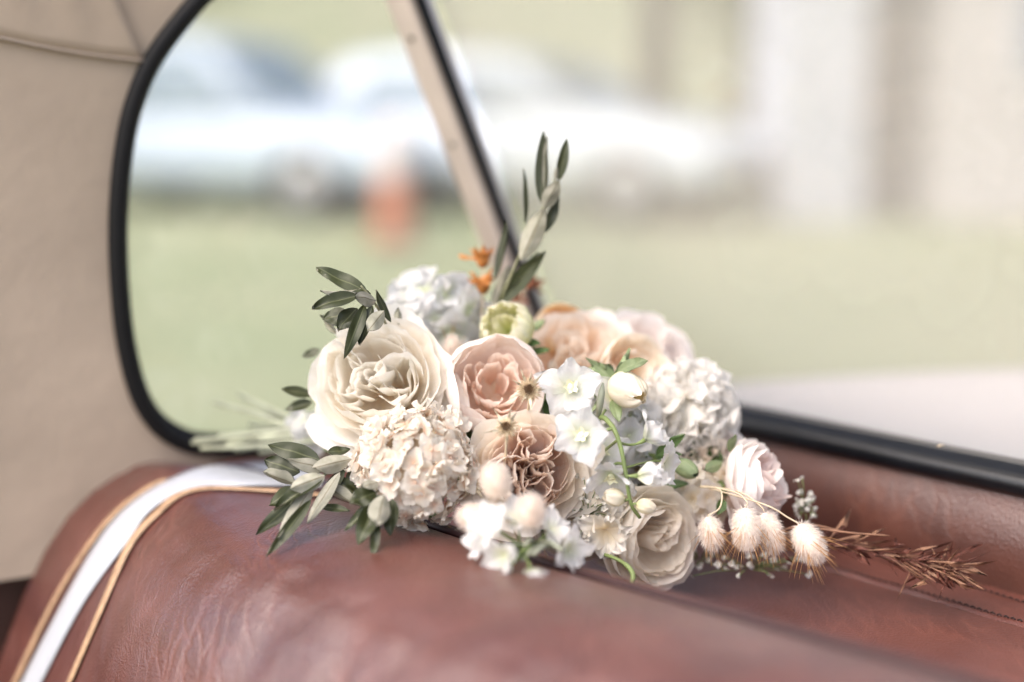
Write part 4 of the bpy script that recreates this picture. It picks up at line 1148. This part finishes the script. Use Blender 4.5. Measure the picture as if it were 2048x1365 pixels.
# fallen delphinium spray, nearest the camera
fg_o, fg_c = delphinium_stem([(1120, 1075, 0.775), (1090, 1082, 0.752), (1055, 1098, 0.738), (1025, 1125, 0.728), (1005, 1150, 0.724)], 'white delphinium spray hanging over the seat edge, nearest the camera', 0.002)
for (x, y, t, ax, L_, rl, el) in ((985, 1052, 0.735, D(-0.5, 0.45, 0.7), 0.0155, 0.0, 0.35), (1010, 1110, 0.722, D(-0.6, -0.2, 0.7), 0.0145, 0.6, 0.5), (1130, 1098, 0.742, D(0.6, -0.15, 0.6), 0.0150, 0.3, 0.6),
                                 (1035, 1040, 0.745, D(-0.1, 0.8, 0.4), 0.0150, 0.9, 0.3), (1100, 1060, 0.752, D(0.4, 0.6, 0.6), 0.0130, 1.2, 0.4), (1060, 1138, 0.724, D(0.1, -0.7, 0.5), 0.0125, 1.8, 0.6), (965, 1085, 0.730, D(-0.8, 0.1, 0.4), 0.0115, 0.2, 0.6)):
    star(fg_o, fg_c, x, y, t, ax, L_, n=6, W=0.8, elev=el, roll=rl, from_px=(1055 + RND.uniform(-25, 25), 1098 + RND.uniform(-10, 15), 0.738), cent=False, mat='p_white')
for k in range(6):
    a = P(1045 + 12 * k, 1085 + RND.uniform(-8, 25), 0.742); b = a + D(RND.uniform(-1, 1), RND.uniform(-0.6, 0.5), 0.5) * 0.018
    mb = MB(); mb.tube([a - fg_c, (a + b) / 2 - fg_c + UP * 0.002, b - fg_c], 0.0013, 6); mb.build('stalk', M['stem_pale'], fg_o)

# --- olive leaves
def leaf_mesh(base, tip, nhint, W, bend=0.0, fold=0.12, wave=0.0, point=1.0):
    """closed lanceolate blade in two skins, dark upper side towards nhint; origin at base"""
    ax = tip - base; L_ = ax.length; ax = ax.normalized()
    nz = (nhint - ax * nhint.dot(ax)).normalized(); ay = nz.cross(ax)
    ns, nw = 12, 6
    sd = RND.uniform(0, 50)
    V, A, F, MI = [], [], [], []
    for side in (0, 1):
        off = len(V)
        for i in range(ns + 1):
            s = i / ns
            pr = (sin(pi * min(1, s ** 0.86)) ** 0.75) if 0 < s < 1 else 0.0
            pr = max(pr, 0.03)
            for j in range(nw + 1):
                w = -1 + 2 * j / nw
                y = w * W / 2 * pr
                z = bend * L_ * (s * (1 - s)) * 4 * 0.25 + fold * W * abs(w) * pr + wave * W * noise.noise(Vector((s * 3 + sd, w, sd))) * s
                z += (-0.00018 - 0.0003 * math.exp(-(w * 6) ** 2) if side else 0.00018)
                V.append(ax * (s * L_) + ay * y + nz * z); A.append((s, w, 0.5))
        g = gridfaces(ns + 1, nw + 1, off)
        if side: g = [tuple(reversed(q)) for q in g]
        F += g; MI += [side] * len(g)
    return mesh(V, F, True, A, MI)
def sprig(label, stem_px, leaves, name='olive_sprig', r=0.0011, twig='twig', mats=('leaf_dark', 'leaf_pale')):
    """leaves: (base x, y, t, tip x, y, t, width px, side, tilt right, tilt up, bend)"""
    w = [P(*p) for p in stem_px]
    c = w[0]
    cu = catmull([p - c for p in w], 6)
    mb = MB(); mb.tube(cu, [r * (1 - 0.5 * i / (len(cu) - 1)) for i in range(len(cu))], 6)
    o = mb.build(name, M[twig], bouquet, c - B0)
    if label: o['label'] = label
    for (bx, by, bt, tx, ty, tt, wpx, side, tr, tu, bend) in leaves:
        b, t_ = P(bx, by, bt), P(tx, ty, tt)
        n = TO + RIGHT * tr + UP * tu
        if side == 'p': n = -n
        W = wpx / FPX * (bt + tt) / 2
        m = leaf_mesh(b, t_, n, W * RND.uniform(0.9, 1.08), bend + RND.uniform(-0.18, 0.18), fold=RND.uniform(0.02, 0.30), wave=0.3)
        obj('leaf', m, o, [M[mats[0]], M[mats[1]]], b - c)
    return o
# top left sprig over the cream rose
sprig('olive sprig drooping over the large cream rose', [(790, 700, 0.86), (768, 640, 0.83), (745, 600, 0.815), (722, 572, 0.81)], [
    (735, 585, 0.812, 632, 538, 0.815, 34, 'd', 0.0, 0.6, 0.1), (722, 578, 0.812, 640, 582, 0.80, 20, 'p', 0.1, 0.8, 0.25),
    (716, 592, 0.808, 624, 617, 0.800, 38, 'd', -0.1, 0.5, -0.1), (752, 602, 0.810, 712, 593, 0.795, 34, 'p', -0.2, 0.2, 0.1),
    (730, 608, 0.806, 688, 718, 0.795, 30, 'd', 0.3, 0.2, 0.15), (745, 612, 0.806, 718, 690, 0.800, 26, 'd', -0.4, 0.1, 0.0),
    (768, 622, 0.805, 735, 664, 0.792, 36, 'p', 0.2, 0.0, 0.05), (782, 645, 0.82, 752, 580, 0.815, 16, 'd', 0.8, 0.0, -0.1),
    (715, 617, 0.812, 676, 662, 0.805, 42, 'd', -0.3, 0.3, 0.1), (698, 628, 0.818, 645, 640, 0.82, 36, 'd', 0.2, 0.6, 0.0), (705, 655, 0.83, 640, 632, 0.835, 24, 'd', 0.2, 0.4, 0.0), (672, 668, 0.835, 648, 640, 0.835, 14, 'p', 0.4, 0.0, 0.0),
    (742, 588, 0.815, 678, 590, 0.825, 22, 'd', 0.0, 0.6, 0.0), (798, 650, 0.84, 796, 615, 0.84, 16, 'p', 0.3, 0.0, 0.0)])
# tall spray behind
sprig('tall olive spray rising above the flowers', [(985, 640, 0.90), (1010, 580, 0.885), (1040, 510, 0.875), (1075, 440, 0.868), (1103, 375, 0.864), (1115, 345, 0.864)], [
    (1084, 408, 0.868, 1088, 263, 0.866, 30, 'd', -0.5, 0.0, 0.05), (1092, 392, 0.866, 1094, 272, 0.862, 16, 'p', 0.6, 0.0, 0.0), (1117, 362, 0.864, 1134, 277, 0.862, 22, 'd', 0.2, 0.2, 0.1),
    (1110, 362, 0.862, 1114, 332, 0.862, 8, 'p', 0.0, 0.0, 0.0), (1088, 418, 0.864, 1118, 360, 0.858, 34, 'p', 0.0, -0.2, 0.1), (1086, 468, 0.868, 1118, 395, 0.872, 22, 'd', 0.5, 0.2, 0.0),
    (1042, 522, 0.868, 1090, 415, 0.858, 42, 'p', -0.1, -0.1, 0.08), (1050, 450, 0.874, 1046, 336, 0.878, 13, 'd', 0.7, 0.0, 0.05),
    (995, 612, 0.89, 1092, 502, 0.875, 36, 'd', 0.3, 0.5, 0.15), (1010, 580, 0.885, 1078, 504, 0.88, 20, 'd', -0.4, 0.3, 0.0),
    (990, 560, 0.89, 1014, 440, 0.888, 18, 'd', -0.5, 0.0, -0.1), (985, 625, 0.9, 1020, 530, 0.895, 34, 'p', -0.2, 0.0, 0.1)])
# left sprigs beside the hydrangea
sprig('olive sprig spreading towards the white ribbon beside the hydrangea', [(720, 905, 0.82), (690, 930, 0.802), (640, 955, 0.792), (600, 985, 0.786), (580, 1010, 0.783)], [
    (640, 920, 0.80, 536, 890, 0.80, 46, 'd', 0.0, 0.5, 0.1), (600, 945, 0.797, 528, 920, 0.80, 44, 'd', 0.0, 0.4, 0.1), (655, 938, 0.797, 574, 920, 0.79, 32, 'p', 0.2, 0.6, 0.1),
    (703, 918, 0.80, 626, 936, 0.785, 36, 'p', 0.0, 0.2, 0.12), (590, 968, 0.79, 527, 944, 0.79, 34, 'p', -0.3, -0.5, 0.1), (650, 952, 0.788, 580, 978, 0.775, 36, 'p', 0.1, 0.3, 0.1),
    (645, 960, 0.787, 548, 1020, 0.778, 30, 'd', -0.5, 0.5, 0.1), (600, 990, 0.785, 512, 1070, 0.775, 32, 'd', 0.2, 0.5, -0.1), (628, 968, 0.785, 556, 1078, 0.768, 34, 'p', 0.1, 0.1, 0.12),
    (622, 1000, 0.782, 532, 1114, 0.766, 28, 'd', 0.4, 0.3, 0.05), (680, 945, 0.79, 614, 1048, 0.775, 28, 'p', -0.3, 0.2, 0.12), (690, 935, 0.80, 640, 1005, 0.80, 26, 'd', 0.3, 0.3, 0.0),
    (650, 970, 0.79, 720, 1012, 0.79, 28, 'p', 0.0, -0.5, 0.0), (670, 960, 0.80, 715, 990, 0.80, 34, 'd', 0.0, 0.4, 0.0), (590, 975, 0.795, 540, 1012, 0.80, 30, 'd', 0.0, 0.5, 0.0), (700, 940, 0.805, 720, 985, 0.80, 34, 'd', 0.2, 0.2, 0.0), (640, 1015, 0.79, 700, 1022, 0.785, 18, 'd', 0.0, 0.8, 0.0), (655, 905, 0.81, 700, 900, 0.815, 22, 'd', 0.0, 0.6, 0.0)])
sprig('short olive sprig hanging below the dried hydrangea', [(790, 960, 0.80), (770, 972, 0.785), (752, 985, 0.775)], [
    (752, 985, 0.772, 700, 1010, 0.765, 44, 'd', -0.2, 0.6, 0.1), (760, 990, 0.77, 688, 1062, 0.765, 22, 'd', -0.4, 0.3, 0.1), (752, 1005, 0.768, 716, 1090, 0.758, 40, 'd', 0.1, 0.3, 0.1),
    (768, 990, 0.765, 752, 1054, 0.752, 44, 'p', 0.2, 0.1, 0.12), (752, 1040, 0.765, 745, 1116, 0.756, 22, 'd', 0.3, 0.1, 0.0), (785, 998, 0.77, 780, 1072, 0.765, 34, 'd', -0.3, 0.1, 0.05),
    (755, 965, 0.775, 722, 976, 0.762, 28, 'p', 0.0, 0.4, 0.1), (790, 975, 0.79, 800, 1040, 0.785, 26, 'd', 0.0, 0.2, 0.0)])
sprig('two dark olive leaves left of the cream rose', [(680, 790, 0.87), (640, 790, 0.865), (620, 795, 0.862)], [
    (625, 790, 0.86, 562, 778, 0.855, 26, 'd', 0.0, 0.5, 0.1), (625, 805, 0.86, 570, 820, 0.86, 24, 'd', 0.0, 0.4, -0.1), (640, 700, 0.87, 604, 714, 0.87, 18, 'd', 0.0, 0.5, 0.0)])
sprig('green leaves under the white carnation', [(1290, 930, 0.85), (1310, 920, 0.845), (1330, 915, 0.84)], [
    (1312, 912, 0.842, 1370, 868, 0.83, 24, 'd', 0.2, 0.4, 0.1), (1310, 915, 0.842, 1365, 910, 0.835, 20, 'd', 0.0, 0.7, 0.0), (1300, 975, 0.85, 1378, 968, 0.845, 24, 'd', 0.0, 0.7, 0.0), (1330, 990, 0.86, 1420, 1000, 0.86, 26, 'd', 0.0, 0.6, 0),
    (1445, 925, 0.85, 1410, 940, 0.835, 26, 'p', 0.0, 0.2, 0.1), (1460, 905, 0.85, 1472, 870, 0.84, 20, 'p', 0.3, 0.0, 0.1), (1448, 1000, 0.845, 1435, 1030, 0.84, 24, 'd', 0.0, 0.2, 0.0)], 'leaf_sprig', 0.0011, 'stem', ('leaf_mid', 'leaf_sage'))
sprig('sage leaves round the cream bud', [(1205, 790, 0.85), (1215, 770, 0.845), (1230, 750, 0.84)], [
    (1225, 760, 0.84, 1205, 728, 0.835, 34, 'p', 0.0, 0.2, 0.1), (1235, 745, 0.832, 1296, 722, 0.815, 28, 'd', 0.0, 0.5, 0.2), (1215, 790, 0.845, 1185, 770, 0.84, 40, 'p', 0, 0.2, 0.1), (1225, 800, 0.83, 1238, 845, 0.82, 26, 'd', 0.2, 0, 0.1), (1195, 740, 0.86, 1175, 752, 0.86, 24, 'd', 0, 0.4, 0)], 'leaf_sprig', 0.0012, 'stem', ('leaf_sage', 'leaf_sage'))
sprig('green leaves beside the pale green bud', [(1060, 720, 0.88), (1066, 700, 0.875), (1070, 680, 0.87)], [
    (1048, 690, 0.872, 1082, 688, 0.868, 22, 'd', 0, 0.6, 0), (1060, 660, 0.885, 1090, 640, 0.885, 18, 'p', 0, 0.4, 0), (1060, 705, 0.875, 1100, 700, 0.87, 18, 'd', 0, 0.6, 0)], 'leaf_sprig', 0.001, 'stem', ('leaf_mid', 'leaf_sage'))
# leaves deep inside the bouquet
inner = []
for k in range(70):
    x, y = RND.uniform(690, 1430), 0
    cy_ = 900 + 40 * sin(k); y = cy_ + RND.uniform(-150, 130) * (1 - abs(x - 1060) / 520)
    t = RND.uniform(0.875, 0.93) - 0.02 * (y > 950)
    a = RND.uniform(0, 6.28)
    inner.append((x, y, t, x + 75 * cos(a), y + 60 * sin(a), t - 0.01, 44, 'd', RND.uniform(-.5, .5), RND.uniform(0, .6), 0.1))
sprig('dark green leaves deep between the blooms', [(700, 890, 0.91), (900, 900, 0.92), (1150, 930, 0.91), (1380, 980, 0.89)], inner, 'leaf_sprig', 0.002, 'stem', ('leaf_mid', 'leaf_dark'))

# --- bunny tails
def bunny(px, py, t, axis, L_, W_, label, awns=0, stem_px=None, hairs=2200, hair=0.0036):
    pos = P(px, py, t)
    mb = MB(); mb.ball((0, 0, 0), (W_ * 0.36, W_ * 0.36, L_ * 0.40), 12, 9)
    o, mw = part('bunny_tail', pos, axis, RND.uniform(0, 6), mb.mesh(), M['fur_core'], label)
    fu = MB()
    for k in range(hairs):
        z = RND.uniform(-1, 1); th = RND.uniform(0, 2 * pi); r = sqrt(1 - z * z)
        d = Vector((r * cos(th), r * sin(th), z))
        p = Vector((d.x * W_ * 0.33, d.y * W_ * 0.33, d.z * L_ * 0.38))
        g = (Vector((d.x / W_, d.y / W_, d.z / L_)).normalized() * 0.8 + Vector((0, 0, 0.75)) + Vector((RND.gauss(0, .22), RND.gauss(0, .22), RND.gauss(0, .22)))).normalized()
        l = hair * RND.uniform(0.6, 1.7); wv = g.orthogonal().normalized() * 0.00011
        wv = Quaternion(g, RND.uniform(0, 6)) @ wv
        fu.add([p - wv, p + wv, p + g * l * 0.6 + wv * 0.7, p + g * l, p + g * l * 0.6 - wv * 0.7], [(0, 1, 2, 3, 4)])
    fo = obj('fur', mesh(fu.v, fu.f, False), o, M['fur']); fo['kind'] = 'stuff'
    if awns:
        aw = MB()
        for k in range(awns):
            z = RND.uniform(-0.2, 1); th = RND.uniform(0, 2 * pi); r = sqrt(1 - z * z)
            d = Vector((r * cos(th), r * sin(th), z * 0.7))
            p = Vector((d.x * W_ * 0.36, d.y * W_ * 0.36, d.z * L_ * 0.45))
            g = (d + Vector((0, 0, 0.9)) + Vector((RND.gauss(0, .2), RND.gauss(0, .2), RND.gauss(0, .2)))).normalized()
            l = RND.uniform(0.008, 0.018)
            aw.tube([p, p + g * l * 0.5, p + g * l + Vector((0, 0, 0.0006))], [0.00015, 0.00013, 0.00004], 4, caps=False)
        ao = aw.build('awns', M['awn'], o); ao['kind'] = 'stuff'
    inv = mw.inverted(); a = Vector((0, 0, -L_ * 0.42))
    if stem_px:
        pts = catmull([a] + [inv @ P(*p) for p in stem_px], 6)
    else:
        pts = bez(a, a + Vector((0, 0, -0.012)), inv @ (pos * 0.5 + BIND * 0.5 + Vector((0, 0.03, 0))), inv @ BIND, 8)
    sm2 = MB(); sm2.tube(pts, 0.0005, 6); sm2.build('stem', M['straw'], o)
    return o
bunny(1421, 1064, 0.800, D(0.15, -1, 0.2), 0.0215, 0.0137, 'smallest bunny tail, hanging farthest from the dried red grass', 40, [(1440, 1015, 0.805), (1440, 980, 0.815), (1400, 975, 0.83)], 2200)
bunny(1492, 1056, 0.798, D(0.0, -1, 0.25), 0.0280, 0.0187, 'largest bunny tail, hanging from a curved straw stem', 40, [(1494, 1005, 0.803), (1470, 985, 0.812), (1400, 972, 0.83)], 3200, 0.0032)
bunny(1540, 1064, 0.812, D(0.25, -1, 0.15), 0.0285, 0.0163, 'bunny tail half hidden behind the largest one', 40, [(1520, 1012, 0.818), (1480, 985, 0.825), (1410, 972, 0.84)], 2600, 0.0032)
bunny(1617, 1085, 0.802, D(0.45, -0.9, 0.2), 0.0280, 0.0193, 'round bunny tail beside the dried red grass', 40, [(1575, 1035, 0.806), (1530, 1010, 0.81), (1410, 974, 0.835)], 3200, 0.0032)
bunny(992, 965, 0.745, D(-0.25, 1, 0.2), 0.0215, 0.0173, 'blurred bunny tail before the mauve rose', 0, [(1015, 1030, 0.76), (1040, 1090, 0.78)], 2600)
bunny(1062, 1026, 0.722, D(-0.1, 1, 0.3), 0.0181, 0.0152, 'blurred bunny tail over the nearest white spray', 0, [(1075, 1080, 0.745), (1100, 1120, 0.775)], 2400)
bunny(955, 1040, 0.752, D(-0.6, 0.3, 0.4), 0.0256, 0.0173, 'tan bunny tail low beside the nearest white spray', 0, [(1010, 1070, 0.77), (1060, 1090, 0.79)], 2400)
bunny(902, 708, 0.862, D(0.1, 1, 0.2), 0.0233, 0.0112, 'slim bunny tail between the cream rose and the pink rose', 8, [(905, 770, 0.865), (900, 830, 0.875)], 1800)

# --- dried thistles
def thistle(px, py, t, axis, R, label, stem_px, nb=9):
    pos = P(px, py, t)
    mb = MB(); mb.ball((0, 0, 0), (R * 0.62, R * 0.62, R * 0.55), 12, 8)
    o, mw = part('dried_thistle', pos, axis, 0, mb.mesh(), M['thistle_dark'], label)
    sp = MB()
    for k in range(170):
        z = 1 - 1.35 * (k + 0.5) / 170; th = k * 2.39996; r = sqrt(max(0, 1 - z * z))
        d = Vector((r * cos(th), r * sin(th), z)); g = (d + Vector((RND.gauss(0, .1), RND.gauss(0, .1), RND.gauss(0, .1)))).normalized()
        l = R * (0.06 + 0.5 * (1 - z)) * RND.uniform(0.8, 1.2)
        sp.tube([d * R * 0.55, d * R * 0.55 + g * l * 0.7, d * R * 0.55 + g * l], [R * 0.045, R * 0.04, R * 0.008], 4, caps=False)
    so = sp.build('spines', M['thistle'], o); so['kind'] = 'stuff'
    hd = MB()
    for k in range(46):
        r_ = R * 0.36 * sqrt((k + 0.5) / 46); th = k * 2.39996
        b_ = Vector((r_ * cos(th), r_ * sin(th), R * 0.50))
        hd.tube([b_, b_ + Vector((r_ * cos(th) * 0.3, r_ * sin(th) * 0.3, R * RND.uniform(0.16, 0.30)))], [R * 0.05, R * 0.02], 4)
    ho = hd.build('heart', M['thistle_dark'], o); ho['kind'] = 'stuff'
    for k in range(nb):
        v, f, a = flat_petal(R * RND.uniform(1.7, 2.9), R * 0.24, 2 * pi * k / nb + RND.uniform(-.2, .2), RND.uniform(0.1, 0.7), RND.uniform(-0.1, 0.5), 0.3, 0.1, 1.0, 6, 2, 0.9, z0=-R * 0.3)
        obj('bract', mesh(v, f, True, a), o, M['bract'])
    inv = mw.inverted()
    sm2 = MB(); sm2.tube(catmull([Vector((0, 0, -R * 0.4))] + [inv @ P(*p) for p in stem_px], 6), R * 0.13, 6); sm2.build('stem', M['straw'], o)
thistle(1057, 780, 0.792, D(0.0, 0.15, 1), 0.0064, 'dried thistle head before the blush pink rose', [(1058, 810, 0.81), (1050, 850, 0.84)])
thistle(1013, 856, 0.780, D(-0.1, 0.35, 0.9), 0.0058, 'dried thistle head above the mauve rose', [(1012, 900, 0.785), (1008, 935, 0.80)])
thistle(942, 967, 0.792, D(0.3, 0.1, 0.9), 0.0056, 'dried thistle head beside the dried hydrangea', [(955, 985, 0.80), (970, 1000, 0.83)])

# --- small dried blooms at the top
def dried_bloom(px, py, t, axis, R, mat, label, stem_px, n=10):
    pos = P(px, py, t)
    mb = MB(); mb.ball((0, 0, -R * 0.2), (R * 0.42, R * 0.42, R * 0.5), 10, 7)
    o, mw = part('dried_bloom', pos, axis, 0, mb.mesh(), mat, label)
    for k in range(n):
        v, f, a = flat_petal(R * RND.uniform(1.0, 1.5), R * 0.55, 2 * pi * k / n, RND.uniform(0.6, 1.25), RND.uniform(-0.5, 0.1), 0.25, 0.15, 1.0, 6, 4, 0.5, z0=-R * 0.45)
        obj('petal', mesh(v, f, True, a), o, mat)
    inv = mw.inverted()
    sm2 = MB(); sm2.tube(catmull([Vector((0, 0, -R * 0.6))] + [inv @ P(*p) for p in stem_px], 6), 0.0007, 6); sm2.build('stem', M['straw'], o)
dried_bloom(966, 514, 0.905, D(0.05, 1, 0.35), 0.0105, M['dry_orange'], 'upper dried orange bloom on a thin stem', [(966, 560, 0.906), (964, 640, 0.905), (960, 700, 0.9)])
dried_bloom(967, 566, 0.900, D(0.1, 1, 0.4), 0.0110, M['dry_orange'], 'lower dried orange bloom on a thin stem', [(964, 620, 0.9), (962, 700, 0.9)])
dried_bloom(1066, 562, 0.955, D(0.7, 0.6, 0.3), 0.0105, M['dry_brown'], 'dried russet bloom behind the olive spray', [(1045, 590, 0.95), (1030, 650, 0.94)])
dried_bloom(1036, 592, 0.95, D(0.3, 0.8, 0.3), 0.0075, M['dry_brown'], 'dried russet bloom low behind the olive spray', [(1030, 650, 0.945)])

# --- dried red grass on the right
gr_c = P(1600, 1090, 0.83)
gpts = [P(1440, 1085, 0.845), P(1560, 1092, 0.84), P(1680, 1090, 0.838), P(1770, 1108, 0.835), P(1850, 1128, 0.828), P(1905, 1142, 0.826)]
gcu = catmull([p - gr_c for p in gpts], 8)
mb = MB(); mb.tube(gcu, [0.0011 * (1 - 0.6 * i / (len(gcu) - 1)) for i in range(len(gcu))], 6)
gro = mb.build('dried_grass', M['grass_red'], bouquet, gr_c - B0); gro['label'] = 'dried reddish grass head lying across the parcel shelf'
def spikelet(L_, W_):
    v, f, a = flat_petal(L_, W_, 0, 0, RND.uniform(-0.25, 0.25), 0.5, 0.15, 1.0, 7, 2, 0.35)
    return mesh(v, f, True, a)
spk = []
for k in range(10):
    m = spikelet(RND.uniform(0.012, 0.032), RND.uniform(0.0007, 0.0015)); m.materials.append(M['grass_red'] if k % 4 else M['grass_tan']); spk.append(m)
for k in range(220):
    cl = RND.random()
    f_ = RND.uniform(0.15, 0.62) if cl < 0.42 else (RND.gauss(0.72, 0.04) if cl < 0.66 else RND.gauss(0.93, 0.045))
    f_ = min(0.98, max(0.1, f_))
    i = min(len(gcu) - 2, int(f_ * (len(gcu) - 1)))
    tg = (gcu[i + 1] - gcu[i]).normalized()
    sp_ = 0.30 if f_ < 0.63 else (0.6 if f_ < 0.84 else 1.0)
    d = (tg + Vector((RND.gauss(0, sp_), RND.gauss(0, sp_), RND.gauss(0, sp_ * 0.8)))).normalized()
    so = obj('spikelet', RND.choice(spk), gro, None, gcu[i] + Vector((RND.gauss(0, .0015), RND.gauss(0, .0015), RND.gauss(0, .001))))
    so.rotation_mode = 'QUATERNION'; so.rotation_quaternion = d.to_track_quat('X', 'Z') @ Quaternion((1, 0, 0), RND.uniform(0, 6.28))
    sc_ = RND.uniform(0.6, 1.15); so.scale = (sc_, sc_, sc_)
for (a, b, c_) in (((1640, 1058, 0.835), (1700, 1066, 0.83), (1780, 1072, 0.828)), ((1560, 1062, 0.84), (1620, 1050, 0.84), (1690, 1065, 0.838)), ((1900, 1128, 0.826), (1935, 1160, 0.822), (1968, 1180, 0.818))):
    mb = MB(); mb.tube(catmull([P(*a) - gr_c, P(*b) - gr_c, P(*c_) - gr_c], 6), [0.0007] * 12 + [0.0002], 5); mb.build('blade', M['grass_tan'], gro)

# --- baby's breath and handle stems
def tiny(px, py, t, n, sx, sy, label):
    pos = P(px, py, t)
    st_ = MB(); pts = []
    for k in range(n):
        g_ = lambda q: max(-1.6, min(1.6, RND.gauss(0, 1))) * q
        p = RIGHT * g_(sx) + UP * g_(sy) + TO * g_(0.005)
        pts.append(p); st_.tube([p * 0.2 + Vector((0, .004, -.004)), p * 0.6, p], 0.0003, 4)
    o = st_.build('filler_sprig', M['stem'], bouquet, pos - B0); o['label'] = label
    vm = []
    for _ in range(4):
        b_ = MB()
        for i in range(7):
            v, f, a = flat_petal(0.0022, 0.0016, i * 0.9, RND.uniform(0.2, 1.2), -0.2, 0.2, 0.2, 0.2, 3, 3); b_.add(v, f, a)
        m = b_.mesh(); m.materials.append(M['baby']); vm.append(m)
    for p in pts:
        fo = obj('tiny_bloom', RND.choice(vm), o, None, p)
        fo.rotation_euler = (RND.uniform(0, 6), RND.uniform(0, 6), 0); s_ = RND.uniform(0.7, 1.3); fo.scale = (s_, s_, s_)
tiny(1612, 1010, 0.86, 22, 0.004, 0.010, 'tiny white filler blooms beside the sideways blush rose')
tiny(1500, 1128, 0.855, 26, 0.022, 0.004, 'tiny white filler blooms on the shelf under the bunny tails')
tiny(1175, 1020, 0.815, 60, 0.008, 0.012, 'tiny cream filler blooms below the delphinium')
tiny(905, 770, 0.86, 20, 0.005, 0.010, 'tiny green filler between the cream and pink roses')
tiny(1400, 1110, 0.86, 16, 0.010, 0.006, 'tiny filler blooms beside the lowest rose')

hs_ = obj('stem_bundle', None, bouquet); hs_.location = BIND - B0; hs_['label'] = 'pale green cut stems pointing towards the side window'
ends = [(430, 806, 0.975), (478, 790, 0.985), (385, 886, 0.955), (402, 897, 0.95), (392, 880, 0.96), (440, 872, 0.97), (470, 900, 0.95), (500, 850, 0.975), (455, 888, 0.945), (520, 905, 0.94), (490, 822, 0.985)]
for k, e in enumerate(ends):
    p = P(*e); a = BIND + Vector((RND.uniform(-.006, .006), RND.uniform(-.006, .006), RND.uniform(-.007, .007)))
    if k < 2: a = P(610, 868 - 20 * k, 0.925)
    q = (p - a)
    mb = MB(); mb.tube([a - BIND - q * 0.25, a - BIND, a - BIND + q * 0.5 + Vector((0, 0, RND.uniform(-.002, .003))), p - BIND], [0.0016, 0.0018, 0.0017, 0.0016], 8); mb.build('stem', M['stem_pale'], hs_)
# curled tendril at the bottom
tp = [P(1200, 1108, 0.80), P(1225, 1115, 0.79), P(1252, 1130, 0.782), P(1266, 1150, 0.778), P(1262, 1172, 0.775)]
mb = MB(); mb.tube(catmull([p - tp[2] for p in tp], 6), [0.0011] * 12 + [0.0014] * 13, 7)
o = mb.build('stem_end', M['stem'], bouquet, tp[2] - B0); o['label'] = 'curled green stem end at the foot of the bouquet'
# ruffled cream scrap between delphinium and lowest rose
sc, scm = part('ruffled_petals', P(1212, 1058, 0.80), D(-0.1, -0.2, 1), 0, MB().ball((0, 0, -0.004), 0.003, 8, 6).mesh(), M['calyx'], 'ruffled cream petals above the curled stem end')
for k in range(7):
    v, f, a = flat_petal(0.017, 0.013, k * 0.9 + 1, RND.uniform(0.2, 1.0), RND.uniform(-.2, .3), 0.2, 0.45, 0.3, 7, 8, 0.3, 0.08, kw=8)
    obj('petal', mesh(v, f, True, a), sc, M['p_ivory'])
